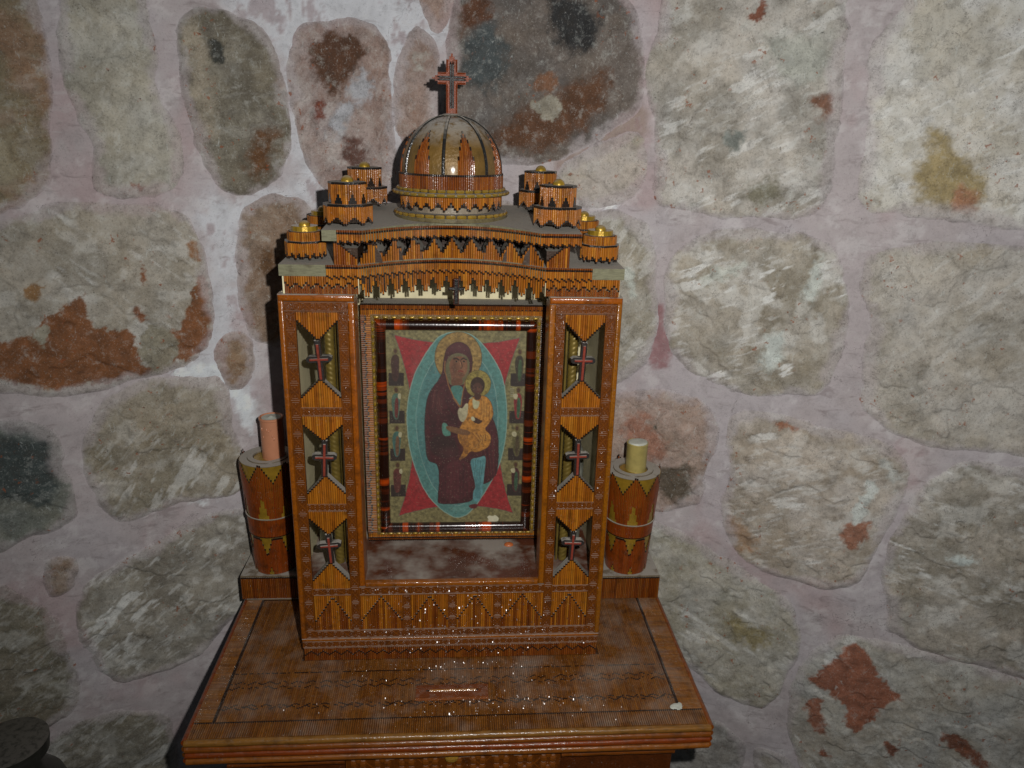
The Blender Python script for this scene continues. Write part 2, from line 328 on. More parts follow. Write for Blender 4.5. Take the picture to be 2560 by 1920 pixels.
# ================================================================== THE STONE WALL
def wall_y(x): return .275-.42*(np.sqrt(x*x+.04)-.2)
def wall_n(x):
    s = -.42*x/np.sqrt(x*x+.04); l = np.sqrt(1+s*s); return s/l, -1/l      # normal towards the room
def wall_hit(px, py):               # overview trace (2212 wide) -> point on the curved wall
    r = ray(px*2560/2212, py*2560/2212); t = 1.0
    for _ in range(30):
        p = CAM+r*t; t += (wall_y(p[0])-p[1])/r[1]*.9
    p = CAM+r*t; return (p[0], p[2])
def trace(pts): return [wall_hit(*p) for p in pts]
K = 1.84                             # photograph value -> surface colour
PALE, PALE2, WHITE = (158,154,136), (124,118,98), (190,200,194)
PINKM = (145,138,139)
OL = (118,108,74); RUST = (142,82,44); DKBR = (82,50,30)
stones = [
 # outline, base, second colour, scratch strength, scratch angle, patches [(outline, colour, softness)]
 ([(-130,-90),(60,-90),(75,60),(88,170),(95,270),(100,330),(85,390),(40,430),(-20,450),(-130,440)], (112,100,66), (124,88,52), .15, .3,
   [([(-60,300),(20,300),(30,360),(10,400),(-60,400)], (150,140,115), 20)]),
 ([(150,-90),(290,-90),(310,60),(325,150),(350,230),(375,310),(385,370),(378,405),(330,418),(220,410),(205,330),(180,250),(150,180),(140,90)], (142,140,120), (125,122,102), .25, 1.2,
   [([(282,397),(300,395),(308,407),(290,404)], RUST, 2)]),
 ([(440,25),(500,30),(545,50),(585,110),(605,170),(622,240),(615,310),(585,380),(530,415),(480,400),(440,340),(420,250),(400,150),(388,80),(400,40)], (104,98,76), (84,78,60), .1, .2,
   [([(448,85),(475,90),(490,120),(485,140),(462,138),(450,110)], (52,54,50), 4), ([(620,130),(650,150),(648,190),(600,195)], (140,118,100), 8),
    ([(540,290),(600,280),(600,340),(560,390),(530,370)], (98,62,32), 18), ([(395,60),(430,40),(440,90),(450,160),(470,260),(450,330),(420,240)], (148,138,120), 10)]),
 ([(690,50),(760,45),(810,70),(835,110),(840,170),(830,250),(840,330),(850,390),(830,420),(700,410),(665,330),(645,230),(632,140),(645,80)], (134,118,108), (120,92,76), .15, 1.2,
   [([(665,85),(745,75),(790,100),(775,140),(740,170),(728,215),(700,200),(665,150)], DKBR, 9), ([(672,205),(702,215),(705,255),(680,268)], (112,54,38), 5),
    ([(790,140),(805,200),(760,240),(730,300),(700,290),(740,220),(765,190),(775,150)], (162,164,170), 10), ([(745,290),(785,290),(780,330),(795,380),(760,395),(748,340)], (90,58,48), 9)]),
 ([(900,60),(930,90),(945,150),(945,230),(950,310),(900,340),(870,300),(858,200),(865,110)], (132,110,96), (120,92,72), .1, 1.2,
   [([(895,110),(925,100),(915,150),(895,150)], (160,158,150), 8)]),
 ([(915,-60),(980,-60),(965,30),(945,62),(925,30)], (140,116,100), (118,84,66), .1, 1.2, []),
 ([(1000,-90),(1330,-90),(1360,20),(1378,110),(1385,180),(1365,240),(1310,280),(1250,310),(1180,345),(1090,350),(1000,320),(955,250),(965,170),(975,100),(985,30)], (92,82,70), (76,72,66), .04, .5,
   [([(1185,0),(1260,-5),(1300,40),(1295,100),(1250,120),(1205,100),(1185,50)], (40,42,44), 14), ([(1000,80),(1060,40),(1100,110),(1090,190),(1040,200),(1000,160)], (66,74,76), 16),
    ([(1000,10),(1060,-20),(1070,20),(1020,60),(990,80)], (92,56,36), 12), ([(1040,290),(1120,250),(1200,200),(1290,150),(1330,190),(1280,260),(1200,320),(1100,330),(1020,310)], (94,60,38), 22),
    ([(1150,215),(1210,200),(1225,240),(1200,258),(1165,248)], (142,136,120), 3), ([(1150,170),(1190,150),(1215,185),(1190,205),(1150,200)], (120,82,58), 8)]),
 ([(1365,290),(1385,350),(1380,400),(1340,430),(1270,440),(1215,430),(1200,400),(1225,360),(1290,320)], (150,142,126), (132,126,100), .15, .5, []),
 ([(1445,-90),(1810,-90),(1815,50),(1812,180),(1800,290),(1790,400),(1760,450),(1690,470),(1600,455),(1500,450),(1430,440),(1425,340),(1420,250),(1405,180),(1410,110),(1435,40)], (152,148,132), (118,114,98), .42, .55,
   [([(1640,0),(1655,-10),(1650,25),(1665,45),(1640,50),(1615,40)], (122,66,44), 3), ([(1735,205),(1800,200),(1810,245),(1780,255),(1745,235)], (128,84,62), 9),
    ([(1660,60),(1800,80),(1780,200),(1700,170),(1650,120)], (160,162,152), 25), ([(1600,420),(1660,380),(1700,420),(1640,440)], (114,110,92), 15), ([(1560,290),(1600,285),(1605,320),(1565,320)], (112,118,112), 8)]),
 ([(2000,-90),(2320,-90),(2320,500),(2100,470),(1960,465),(1885,440),(1868,390),(1880,300),(1885,200),(1880,110),(1920,60),(1960,10)], (168,168,154), (150,146,124), .62, .6,
   [([(2020,260),(2080,330),(2130,380),(2110,440),(2060,465),(1990,450),(1960,390),(2000,330)], (150,132,88), 22), ([(2060,400),(2110,430),(2090,460),(2050,450)], (160,112,82), 12)]),
 ([(1560,500),(1640,498),(1720,520),(1790,540),(1815,590),(1830,660),(1820,740),(1790,820),(1740,852),(1660,852),(1580,835),(1500,800),(1455,760),(1442,700),(1445,620),(1460,560),(1500,515)], (142,136,116), (116,108,84), .72, .5,
   [([(1650,730),(1700,720),(1690,790),(1640,800)], (188,196,190), 14), ([(1500,600),(1600,560),(1620,575),(1540,620)], (186,190,180), 8), ([(1750,560),(1780,560),(1760,650),(1735,650)], (182,188,180), 8)]),
 ([(1880,560),(1960,540),(2100,535),(2320,560),(2320,1010),(2150,960),(2060,965),(1990,955),(1920,925),(1870,880),(1875,780),(1890,680),(1865,620)], (146,142,126), (130,124,104), .2, .9, []),
 ([(1330,460),(1395,490),(1410,560),(1405,640),(1410,720),(1395,780),(1360,810),(1330,830),(1240,830),(1230,480)], (140,136,116), (120,114,90), .3, 1.0,
   [([(1350,570),(1375,600),(1385,650),(1360,640)], (176,182,172), 8)]),
 ([(1340,850),(1440,845),(1530,880),(1545,930),(1520,990),(1515,1050),(1505,1090),(1440,1095),(1330,1090),(1260,1000),(1270,880)], (140,116,98), (124,104,84), .12, .3,
   [([(1400,1010),(1500,1000),(1500,1085),(1420,1080)], (86,76,62), 16), ([(1370,890),(1430,920),(1440,1000),(1390,980),(1340,920)], (150,104,84), 16), ([(1408,912),(1425,912),(1425,930),(1408,930)], (90,84,72), 4)]),
 ([(1590,900),(1650,900),(1740,920),(1830,945),(1900,965),(1945,995),(1955,1030),(1930,1080),(1915,1140),(1885,1200),(1850,1255),(1800,1270),(1710,1250),(1620,1220),(1575,1160),(1570,1090),(1590,1030),(1580,960)], (152,144,126), (132,120,96), .55, .45,
   [([(1815,1130),(1870,1120),(1875,1150),(1840,1190),(1805,1160)], (152,100,76), 6), ([(1870,1040),(1900,1035),(1880,1090),(1850,1130),(1840,1110)], (198,204,198), 5), ([(1900,990),(1940,1000),(1945,1050),(1920,1060)], (180,182,176), 9),
    ([(1670,905),(1720,920),(1715,930),(1680,922)], (160,104,76), 4), ([(1575,1110),(1620,1140),(1640,1200),(1600,1200),(1575,1150)], (156,126,98), 14)]),
 ([(1400,1130),(1470,1160),(1560,1210),(1650,1265),(1715,1310),(1722,1370),(1700,1440),(1680,1500),(1640,1530),(1560,1500),(1480,1430),(1400,1350),(1300,1250),(1300,1150)], (140,138,120), (124,120,94), .3, -.5,
   [([(1560,1330),(1640,1350),(1680,1380),(1600,1400)], (136,124,86), 16)]),
 ([(2080,1010),(2160,1010),(2320,1040),(2320,1500),(2212,1460),(2100,1430),(1980,1400),(1925,1360),(1915,1300),(1925,1200),(1960,1120),(2000,1060)], (142,136,118), (112,106,86), .62, -.2,
   [([(2040,1195),(2110,1200),(2090,1220),(2050,1212)], (186,196,192), 7)]),
 ([(1830,1375),(1920,1390),(2050,1430),(2212,1480),(2320,1510),(2320,1760),(1790,1760),(1740,1660),(1705,1570),(1715,1490),(1750,1420)], (140,140,126), (128,122,104), .42, -.75,
   [([(1830,1385),(1860,1395),(1890,1440),(1915,1480),(1955,1505),(1905,1520),(1880,1560),(1840,1575),(1825,1510),(1790,1490),(1745,1470),(1760,1440),(1800,1430)], (146,84,58), 5),
    ([(1735,1510),(1780,1505),(1775,1560),(1790,1590),(1770,1580),(1740,1560)], (140,84,60), 5), ([(1770,1605),(1795,1625),(1790,1640),(1765,1625)], (132,76,52), 3),
    ([(1905,1590),(1940,1610),(1935,1640),(1915,1625)], (120,70,50), 3), ([(2030,1575),(2075,1590),(2130,1630),(2140,1665),(2090,1640),(2040,1600)], (122,70,48), 4)]),
 ([(1530,1560),(1590,1600),(1600,1640),(1570,1760),(1420,1760),(1420,1640),(1500,1590)], (120,118,108), (100,98,90), .3, -.5, []),
 ([(1635,1620),(1700,1640),(1730,1760),(1640,1760)], (132,130,118), (118,112,98), .2, -.5, []),
 ([(-130,490),(0,490),(100,460),(200,448),(340,450),(400,470),(430,530),(445,600),(455,680),(458,730),(420,770),(330,810),(200,840),(100,850),(0,830),(-130,820)], (138,132,112), (122,116,96), .5, -.7,
   [([(-130,720),(60,740),(90,690),(150,650),(190,640),(190,700),(260,715),(300,710),(290,770),(320,790),(345,780),(350,720),(400,700),(410,640),(440,580),(452,640),(458,730),(420,770),(330,805),(200,830),(100,840),(0,815),(-130,800)], (124,72,34), 3),
    ([(60,610),(90,615),(92,640),(60,638)], (142,104,62), 5), ([(300,570),(320,580),(310,620),(302,600)], (130,76,42), 3), ([(285,665),(300,655),(312,690),(295,690)], (128,76,44), 3), ([(405,510),(430,540),(440,580),(415,550)], (146,102,66), 6),
    ([(290,710),(385,710),(385,790),(330,810),(310,770)], (132,126,108), 3), ([(75,705),(110,705),(112,745),(78,740)], (150,146,128), 3)]),
 ([(490,730),(520,725),(540,760),(545,800),(520,835),(495,840),(478,800),(478,760)], (124,96,58), (108,80,46), .05, .5, []),
 ([(530,460),(590,430),(660,430),(700,600),(700,760),(600,740),(560,720),(540,680),(530,640),(520,560)], (120,98,72), (110,84,56), .1, .5,
   [([(560,540),(600,530),(600,590),(560,590)], (92,62,34), 12)]),
 ([(-130,920),(0,915),(60,918),(110,950),(130,1010),(145,1060),(148,1110),(120,1130),(50,1160),(0,1190),(-130,1220)], (88,96,86), (102,106,90), .06, .6,
   [([(-40,960),(60,930),(110,970),(125,1050),(100,1090),(20,1080),(-40,1040)], (58,68,68), 18)]),
 ([(300,820),(400,820),(470,815),(490,860),(500,930),(520,1000),(510,1060),(430,1070),(330,1100),(270,1120),(215,1090),(190,1020),(190,950),(230,880)], (128,120,96), (108,100,74), .38, 1.0, []),
 ([(270,1220),(380,1150),(480,1110),(560,1090),(620,1200),(560,1300),(480,1340),(420,1410),(340,1450),(260,1470),(210,1430),(185,1380),(175,1310),(195,1260)], (126,122,104), (104,98,80), .6, .7, []),
 ([(-130,1250),(0,1265),(60,1300),(110,1345),(135,1400),(155,1450),(160,1520),(130,1560),(50,1600),(-130,1610)], (108,102,80), (92,88,66), .4, .7, []),
 ([(110,1215),(150,1205),(165,1225),(150,1270),(120,1285),(100,1250)], (118,108,84), (128,100,74), .2, .5, []),
 ([(150,1580),(240,1540),(330,1535),(370,1560),(380,1760),(60,1760),(100,1620)], (108,104,84), (96,92,72), .35, .6, []),
 ([(-130,1640),(0,1630),(50,1660),(40,1760),(-130,1760)], (100,96,76), (88,84,66), .3, .6, []),
 ([(720,470),(900,440),(1180,450),(1180,700),(960,760),(740,700)], (120,104,84), (104,88,66), .2, .5, []),
 ([(720,780),(900,740),(1180,760),(1200,1050),(980,1090),(740,1080)], (130,124,104), (110,104,84), .3, .5, []),
 ([(620,1120),(900,1120),(1240,1130),(1240,1400),(900,1420),(620,1400)], (130,124,104), (110,104,84), .3, .5, []),
]
wall = tag(empty('stone_wall', (0, .2, 0)), 'rubble stone wall with wide pink mortar joints, curving round behind the shrine', 'wall')
def wall_obj(name, X, Z, Hh, col, mat, keep=None):
    nx, ny = wall_n(X)
    o = grid_mesh(name, X+nx*Hh, wall_y(X)+ny*Hh, Z, col, mat, keep, None)
    o.parent = wall; o.matrix_parent_inverse = Matrix.Translation((0, -.2, 0)); return o
rim = []
def mortcol(X, Z):
    col = np.broadcast_to(lin(PINKM), X.shape+(3,)).copy()
    col *= (.84+.32*fbm(X, Z, 25, 5, 8)[..., None])
    red = (sst(fbm(X, Z*.7, 13, 4, 9), .52, .72)*.42)[..., None]; col = col*(1-red)+lin((140,116,117))*red
    gry = (sst(fbm(X, Z, 10, 3, 12), .48, .64)*.7)[..., None]; col = col*(1-gry)+lin((148,143,146))*gry
    wht = (sst(fbm(X, Z, 36, 5, 14, .7), .56, .66)*.30)[..., None]; col = col*(1-wht)+lin((178,176,176))*wht
    return col
for si, (pts, c1, c2, scr, ang, patches) in enumerate(stones):
    poly = np.array(trace(pts)); poly = np.array([p for a_, b_ in zip(poly, np.roll(poly, -1, 0)) for p in (a_*.84+b_*.16, a_*.16+b_*.84)]); poly = np.array([p for a_, b_ in zip(poly, np.roll(poly, -1, 0)) for p in (a_*.75+b_*.25, a_*.25+b_*.75)])
    x0, z0 = poly.min(0)-.008; x1, z1 = poly.max(0)+.008
    st = .00155
    X, Z = np.meshgrid(np.arange(x0, x1, st), np.arange(z0, z1, st))
    wob = (fbm(X, Z, 20, 5, si*7+3, .5)-.5)*.018+.0098
    s = sdf(X, Z, poly)+wob
    low = (fbm(X, Z, 9, 3, 5)-.5)*.012
    H = low-.0052+.0060*sst(s, -.006, .012)+.0035*sst(s, .002, .05)
    dome_n = fbm(X, Z, 16, 3, si+50)
    H += (dome_n-.5)*.006*sst(s, 0, .03)+(fbm(X, Z, 60, 5, si+90, .6)-.5)*.0044*sst(s, -.002, .016)
    # ledges where the stone split
    led = fbm(X*1.0+.2*Z, Z, 22, 3, si+11); H += (sst(led, .5, .53)-.5)*.0022*sst(s, .004, .02)
    ca, sa = math.cos(ang), math.sin(ang); U, V = X*ca+Z*sa, -X*sa+Z*ca
    a = sst(fbm(X, Z, 24, 5, si+5, .62), .36, .66)[..., None]*.8
    col = lin(c1)*(1-a)+lin(c2)*a
    b2 = fbm(X, Z, 60, 5, si+23, .65)[..., None]; col = col*(.80+.40*b2)
    hue = fbm(X, Z, 30, 3, si+61)[..., None]; col = col*(1+(hue-.5)*np.array([.18, .06, -.16]))*np.array([.97, 1.0, 1.02])
    # chisel marks: pale scratches lying one way
    U2 = U+.35*V+.02*fbm(X, Z, 12, 2, si+3); m1 = sst(fbm(U2*.25, V+.012*fbm(X, Z, 18, 2, si+4), 95, 4, si+31, .6), .60, .67)*sst(fbm(X, Z, 11, 3, si+37), .50, .60)
    m2 = sst(fbm(U*.3+.3*V, V, 260, 2, si+33), .62, .7)*sst(fbm(X, Z, 20, 2, si+39), .4, .6)
    m = (np.clip(m1+.5*m2, 0, 1)*scr*.85)[..., None]; col = col*(1-m)+lin(WHITE)*m
    H -= .0012*np.clip(m1, 0, 1)*scr
    pale = (sst(fbm(X, Z, 38, 4, si+71), .56, .7)*min(1, scr*1.1))[..., None]*.55; col = col*(1-pale)+lin((176,182,172))*pale
    lum = col.mean(-1, keepdims=True); col = (col*.62+lum*.38*np.array([1.05, 1.0, .95]))*np.array([1.06, 1.03, 1.08])
    for (pp, pc, soft) in patches:
        pq = chaikin(trace(pp), 1); so = soft*.0006
        d = sdf(X, Z, pq)+(fbm(X, Z, 70, 5, si+41, .7)-.5)*(.022+so*1.5)
        k = sst(d, -so, so)[..., None]
        pc_ = np.array(pc, float); pc_ = pc_*.84+pc_.mean()*.14; pt = lin(pc_)*(.46+.60*fbm(X, Z, 90, 4, si+43, .65)[..., None]); col = col*(1-k*.95)+pt*k*.95
    # mortar smeared thin over the margins, darker seam at the very edge
    sm = np.clip(sst(-s, -.007, .000)*.9+sst(fbm(X, Z, 24, 5, si+81, .65)*.052-s-.010, -.004, .008)*.6*sst(-s, -.028, -.012), 0, .93)[..., None]; mc = mortcol(X, Z)
    col = col*(1-sm)+mc*sm
    seam = (np.exp(-((s-.0012)/.0013)**2)*sst(fbm(X, Z, 20, 2, si+83), .5, .62)*.25)[..., None]; col = col*(1-seam)
    wall_obj('stone', X, Z, H, np.clip(col*K, .004, .9), M_STONE, s > -.0045)
# mortar sheet
st = .003
X, Z = np.meshgrid(np.arange(-1.02, 1.05, st), np.arange(-.8, 1.05, st))
H = (fbm(X, Z, 9, 3, 5)-.5)*.012+(fbm(X, Z, 60, 4, 6)-.5)*.0026-.002
col = mortcol(X, Z)
for pp, pc, soft in [([(430,-60),(880,-60),(990,40),(970,110),(880,80),(850,420),(700,430),(560,440),(500,640),(560,900),(500,900),(480,820),(430,820),(350,810),(430,760),(470,560),(390,430),(620,420),(640,330),(610,120),(500,20)], (168,171,176), 40),
                     ([(370,800),(440,780),(500,800),(560,880),(545,960),(520,900),(470,820),(370,830)], (184,190,194), 10), ([(400,1070),(470,1050),(470,1080),(410,1100)], (178,182,184), 6),
                     ([(1285,425),(1330,430),(1330,450),(1290,450)], (196,202,206), 4), ([(1420,650),(1440,700),(1450,790),(1400,790),(1410,720)], (120,86,88), 10), ([(1360,200),(1400,240),(1390,290),(1290,340),(1200,380),(1190,340),(1290,300),(1350,240)], (122,108,100), 14),
                     ([(1250,330),(1300,310),(1290,380),(1230,400)], (124,92,94), 10)]:
    pq = chaikin(trace(pp), 1); so = soft*.0006
    ma = (X > pq[:, 0].min()-.05) & (X < pq[:, 0].max()+.05) & (Z > pq[:, 1].min()-.05) & (Z < pq[:, 1].max()+.05)
    d = np.full(X.shape, -1.0); d[ma] = sdf(X[ma], Z[ma], pq); d = d+(fbm(X, Z, 50, 5, 19, .7)-.5)*(.03+so)
    k = (sst(d, -so, so)*.85)[..., None]
    tx = fbm(X, Z*.6, 55, 5, 29, .7)[..., None]
    pt = lin(pc)*(.7+.6*tx); pt = pt*(1-sst(tx, .58, .7)*.6)+lin((108,84,86))*sst(tx, .58, .7)*.6
    col = col*(1-k)+pt*k
wall_obj('mortar', X, Z, H, np.clip(col*K, .004, .9), M_MORTAR)
mb = MB(); mb.box((-1.6, -2.2, -.80), (1.6, .9, -.78), (.2, .18, .16))
tag(mb.build('floor', simple('stone_floor', L(120, 112, 100), .8)), kind='structure')

# ================================================================== MATCHSTICK WORK
AMBER = [L(176, 106, 22), L(182, 112, 26), L(168, 98, 20), L(176, 102, 24), L(156, 88, 18), L(180, 108, 28), L(190, 122, 34)]
REDW = [L(142, 76, 18), L(136, 70, 16), L(130, 66, 14), L(148, 84, 24), L(124, 60, 12)]
BROWN = [L(142, 88, 32), L(136, 84, 30), L(146, 92, 34), L(128, 76, 26), L(140, 90, 38)]
HEAD = L(38, 24, 16)
SMOOTH = L(148, 82, 12); CARVE = L(104, 54, 10); CARVEHI = L(128, 70, 16)
W = .0024
def mprof(w, d): return [(-w*.5, 0), (-w*.34, d*.74), (0, d), (w*.34, d*.74), (w*.5, 0)]
HL = .0021
def match(mb, O, T, V, N, v0, v1, pal, ht=False, hb=False, w=W, d=None):
    """one matchstick: lies along V from v0 to v1, charred tips where asked"""
    d = d or w*random.uniform(.36, .5); c = random.choice(pal); k = random.uniform(.76, 1.0); c = tuple(x*k for x in c)
    hl = HL; vs = [v0]; cs = []
    if hb: vs.append(v0+hl); cs.append(HEAD)
    vs2 = v1-hl if ht else v1; vs.append(vs2); cs.append(c)
    if ht: vs.append(v1); cs.append(HEAD)
    O, T, V, N = (np.asarray(q, float) for q in (O, T, V, N))
    off = N*random.uniform(0, .00018)
    mb.sweep([(O+V*v+off, T, N) for v in vs], mprof(w*.97, d), cs)
def panel(mb, S, u0, u1, bot, top, pal=AMBER, ht=False, hb=False, w=W, d=None):
    n = max(1, round((u1-u0)/w)); ww = (u1-u0)/n
    for i in range(n):
        u = u0+(i+.5)*ww; O, T, V, N = S(u)
        b_, t_ = (bot(u) if callable(bot) else bot), (top(u) if callable(top) else top)
        if t_-b_ > .0008: match(mb, O, T, V, N, b_, t_, pal, ht, hb, ww, d)
def flat(y): return lambda u: ((u, y, 0), (1, 0, 0), (0, 0, 1), (0, -1, 0))
def curve(fy, sx=1):
    def S(u):
        e = 1e-4; dy = (fy(u+e)-fy(u-e))/(2*e); l = math.hypot(1, dy)
        return ((u, fy(u), 0), (1/l, dy/l, 0), (0, 0, 1), (dy/l, -1/l, 0))
    return S
def stp(fn, w=W): return lambda u: fn(round(u/w)*w)
def carve_strip(mb, x0, x1, z0, z1, y, horizontal, unit=.0195):
    """interlaced carving: recessed ground, border beads, crossed tendrils and lumps"""
    mb.box((x0, y, z0), (x1, y+.004, z1), CARVE)
    Lh = (x1-x0) if horizontal else (z1-z0); Wd = (z1-z0) if horizontal else (x1-x0)
    n = max(1, round(Lh/unit)); un = Lh/n
    def P(a, b): return (x0+a, z0+b) if horizontal else (x0+b, z0+a)
    def rib(pts, wd=.0011, h=.0010):
        for (a, b), (c, d) in zip(pts[:-1], pts[1:]):
            p, q = np.array(P(a, b)), np.array(P(c, d)); t = q-p; l = np.linalg.norm(t)
            if l < 1e-6: continue
            t /= l; nn = np.array([-t[1], t[0]])
            hh = h*random.uniform(.8, 1.2)
            mb.sweep([((p[0], y+.0002, p[1]), (nn[0], 0, nn[1]), (0, -1, 0)), ((q[0], y+.0002, q[1]), (nn[0], 0, nn[1]), (0, -1, 0))],
                     [(wd/2, 0), (wd*.25, hh), (-wd*.25, hh), (-wd/2, 0)], [CARVEHI])
    m = Wd*.12
    rib([(0, m*.5), (Lh, m*.5)], .0012, .0012); rib([(0, Wd-m*.5), (Lh, Wd-m*.5)], .0012, .0012)
    for i in range(n):
        a = i*un; lo, hi = Wd*.2, Wd*.8; md = Wd/2
        rib([(a, Wd*.1), (a, Wd*.9)], .0014, .0011)
        A = a+un*.12; B = a+un*.88; C = a+un*.5
        rib([(A, lo), (a+un*.3, lo), (C, md), (a+un*.7, hi), (B, hi)]); rib([(A, hi), (a+un*.3, hi), (C, md), (a+un*.7, lo), (B, lo)])
        rib([(A, lo), (A, hi)], .0009); rib([(B, lo), (B, hi)], .0009)
        for q in (.24, .76):
            px, pz = P(a+un*q, md); mb.ball((px, y, pz), (.0011, .0012, .0011), CARVEHI, 6, 4)

# ================================================================== THE STAND
stand = tag(empty('offering_stand', (0, 0, -.78)), 'wide brown matchstick-veneered stand with a coin slot, carrying the domed shrine', 'table')
def pst(o): o.parent = stand; o.matrix_parent_inverse = Matrix.Translation((0, 0, .78)); return o
TX0, TX1, TY0, TY1 = -.284, .289, -.124, .205
mb = MB(); mb.box((TX0+.001, TY0+.001, -.030), (TX1-.001, TY1, -.0012), L(66, 38, 18)); pst(mb.build('table_top', M_PLATE))
mb = MB()
n = round((.259*2)/W); ww = .518/n
def zig(u, p=.0165, a=.005): return abs(((u/p) % 1)-.5)*2*a
for i in range(n):
    u = -.259+(i+.5)*ww
    k1, k2 = zig(u), zig(u+.004, .0165, .004)
    cuts = [-.0975, -.089+k1, -.079+k1, -.071-k2, -.046+k1, -.038+k1, -.0185, -.0165]
    if abs(u) < .184: cuts += [.002]
    else: cuts += [.004+zig(u, .03, .01), .014-zig(u, .03, .01)+.006, .055, .064, .1305]
    cuts = sorted(cuts)
    for a, b in zip(cuts[:-1], cuts[1:]):
        if b-a < .0012: continue
        inner = (-.09 < a < -.03)
        match(mb, (u, 0, -.0013), (1, 0, 0), (0, 1, 0), (0, 0, 1), a, b, BROWN, inner and random.random() < .75, False, ww, .0005)
pst(mb.build('top_veneer', M_TABLE, kind='stuff'))
mb = MB()
panel(mb, lambda u: ((u, 0, -.0012), (1, 0, 0), (0, 1, 0), (0, 0, 1)), TX0+.002, TX1-.002, -.122, lambda u: max(-.0985, -.122) if abs(u) < .259 else -.122+.0235*0+(.0235), BROWN, True, False, W, .0012)
for sx in (-1, 1):
    xe = (TX1-.002) if sx > 0 else -(TX0+.002)
    y = -.0975
    while y < .19:
        match(mb, (0, y+.0012, -.0012), (0, 1, 0), (sx, 0, 0), (0, 0, 1), .2602, xe, BROWN, False, True, W, .0012); y += W
pst(mb.build('border_veneer', M_TABLE, kind='stuff'))
mb = MB(); mb.box((-.2835, .132, -.0003), (.2885, .2, .0012), L(120, 100, 76)); pst(mb.build('back_ledge', M_DUSTY))
def rod(x0, x1, y, z, r, along='x', pal=REDW):
    mb = MB(); k = 10; c = tuple(v*random.uniform(.85, 1.15) for v in random.choice(pal))
    prof = [(r*math.cos(2*math.pi*j/k), r*math.sin(2*math.pi*j/k)) for j in range(k)]
    m = 14; pts = []
    for i in range(m+1):
        t = x0+(x1-x0)*i/m; wv = random.uniform(-.00025, .00025)
        if along == 'x': pts.append(((t, y+wv, z+wv), (0, 1, 0), (0, 0, -1)))
        else: pts.append(((y+wv, t, z+wv), (1, 0, 0), (0, 0, 1)))
    mb.sweep(pts, prof, [c], True, True)
    return pst(mb.build('edge_rod', M_ROD, smooth=True))
for i in range(4):
    z = -.0042-i*.0078
    rod(TX0, TX1, TY0, z, .0041, pal=BROWN if i == 0 else REDW)
    rod(TY0, TY1, TX0, z, .0041, 'y'); rod(TY0, TY1, TX1, z, .0041, 'y')
mb = MB(); mb.bevbox((-.245, -.108, -.12), (.254, .19, -.0325), .001, L(88, 44, 16)); pst(mb.build('apron', M_RAIL))
for i in range(2):
    rod(-.2455, -.118, -.112, -.0372-i*.0078, .0041); rod(.124, .2545, -.112, -.0372-i*.0078, .0041)
mb = MB(); carve_strip(mb, -.1165, .1225, -.075, -.0335, -.116, True, .06)
for k in range(9):
    cx = -.1165+.0265*(k+.5)
    for a in range(6):
        an = a*math.pi/3+.5; mb.ball((cx+.006*math.cos(an), -.116, -.052+.010*math.sin(an)), (.0045, .003, .0055), CARVEHI, 8, 5)
mb.ball((0, -.118, -.040), (.008, .004, .007), L(170, 130, 50), 12, 6)
pst(mb.build('carved_panel', M_CARVE))
for x in (-.236, .244):
    for y in (-.098, .17):
        mb = MB(); mb.bevbox((x-.016, y-.016, -.78), (x+.016, y+.016, -.119), .003, L(90, 44, 16)); pst(mb.build('leg', M_RAIL))
mb = MB(); mb.bevbox((-.042, -.072, .0), (.042, -.050, .0015), .0002, L(124, 66, 34))
mb.box((-.042, -.0735, -.0005), (.042, -.0722, .0022), L(150, 86, 44))
plate = pst(mb.build('coin_slot_plate', M_PLATE))
mb = MB(); mb.sweep([((-.026, -.0595, .0014), (0, 1, 0), (0, 0, 1)), ((.028, -.0595, .0014), (0, 1, 0), (0, 0, 1))], [(-.0016, 0), (-.0008, .001), (.0008, .001), (.0016, 0)], [L(184, 130, 66)])
mb.box((-.030, -.0605, .0013), (-.0262, -.0585, .0019), HEAD); mb.box((.0282, -.0605, .0013), (.031, -.0585, .0019), HEAD)
so = mb.build('coin_slot', M_PLATE); so.parent = plate

# tiny brown wedges added for glints, front faces tilted to throw the flash back
def glint_wedge(mb, c, U, D, N, w_, h_, tilt, az, col):
    c, U, D, N = (np.asarray(q, float) for q in (c, U, D, N))
    U2, D2 = U*math.cos(az)+D*math.sin(az), D*math.cos(az)-U*math.sin(az)
    run = h_/math.tan(tilt); n = len(mb.v)
    for q in (D2*run*.5-U2*w_*.5, D2*run*.5+U2*w_*.5, -D2*run*.5+U2*w_*.38+N*h_, -D2*run*.5-U2*w_*.38+N*h_, -D2*(run*.5+h_*1.6)+U2*w_*.4, -D2*(run*.5+h_*1.6)-U2*w_*.4): mb.v.append(tuple(c+q))
    for f in ((0, 1, 2, 3), (3, 2, 4, 5), (1, 4, 2), (0, 3, 5)): mb.quad([n+i for i in f], col)
mb = MB(); rs = random.Random(5)
for i in range(420):
    if i % 4 == 0: x, y = rs.uniform(-.25, .27), rs.uniform(-.121, .0)
    elif i % 4 < 3: x, y = rs.gauss(.05, .085), rs.gauss(-.084, .013)
    else: x, y = rs.gauss(.0, .09), rs.gauss(-.012, .007)
    if y < -.121 or y > -.003 or abs(x) > .275 or (abs(x) < .043 and -.0735 < y < -.049): continue
    glint_wedge(mb, (x, y, -.0009), (1, 0, 0), (0, -1, 0), (0, 0, 1), rs.uniform(.0003, .0012), rs.uniform(.0004, .0015), math.radians(rs.uniform(42, 56)), math.radians(rs.gauss(0, 9)), tuple(q*.8 for q in rs.choice(BROWN)))
pst(mb.build('glint_wedges', M_GLINT, kind='stuff'))
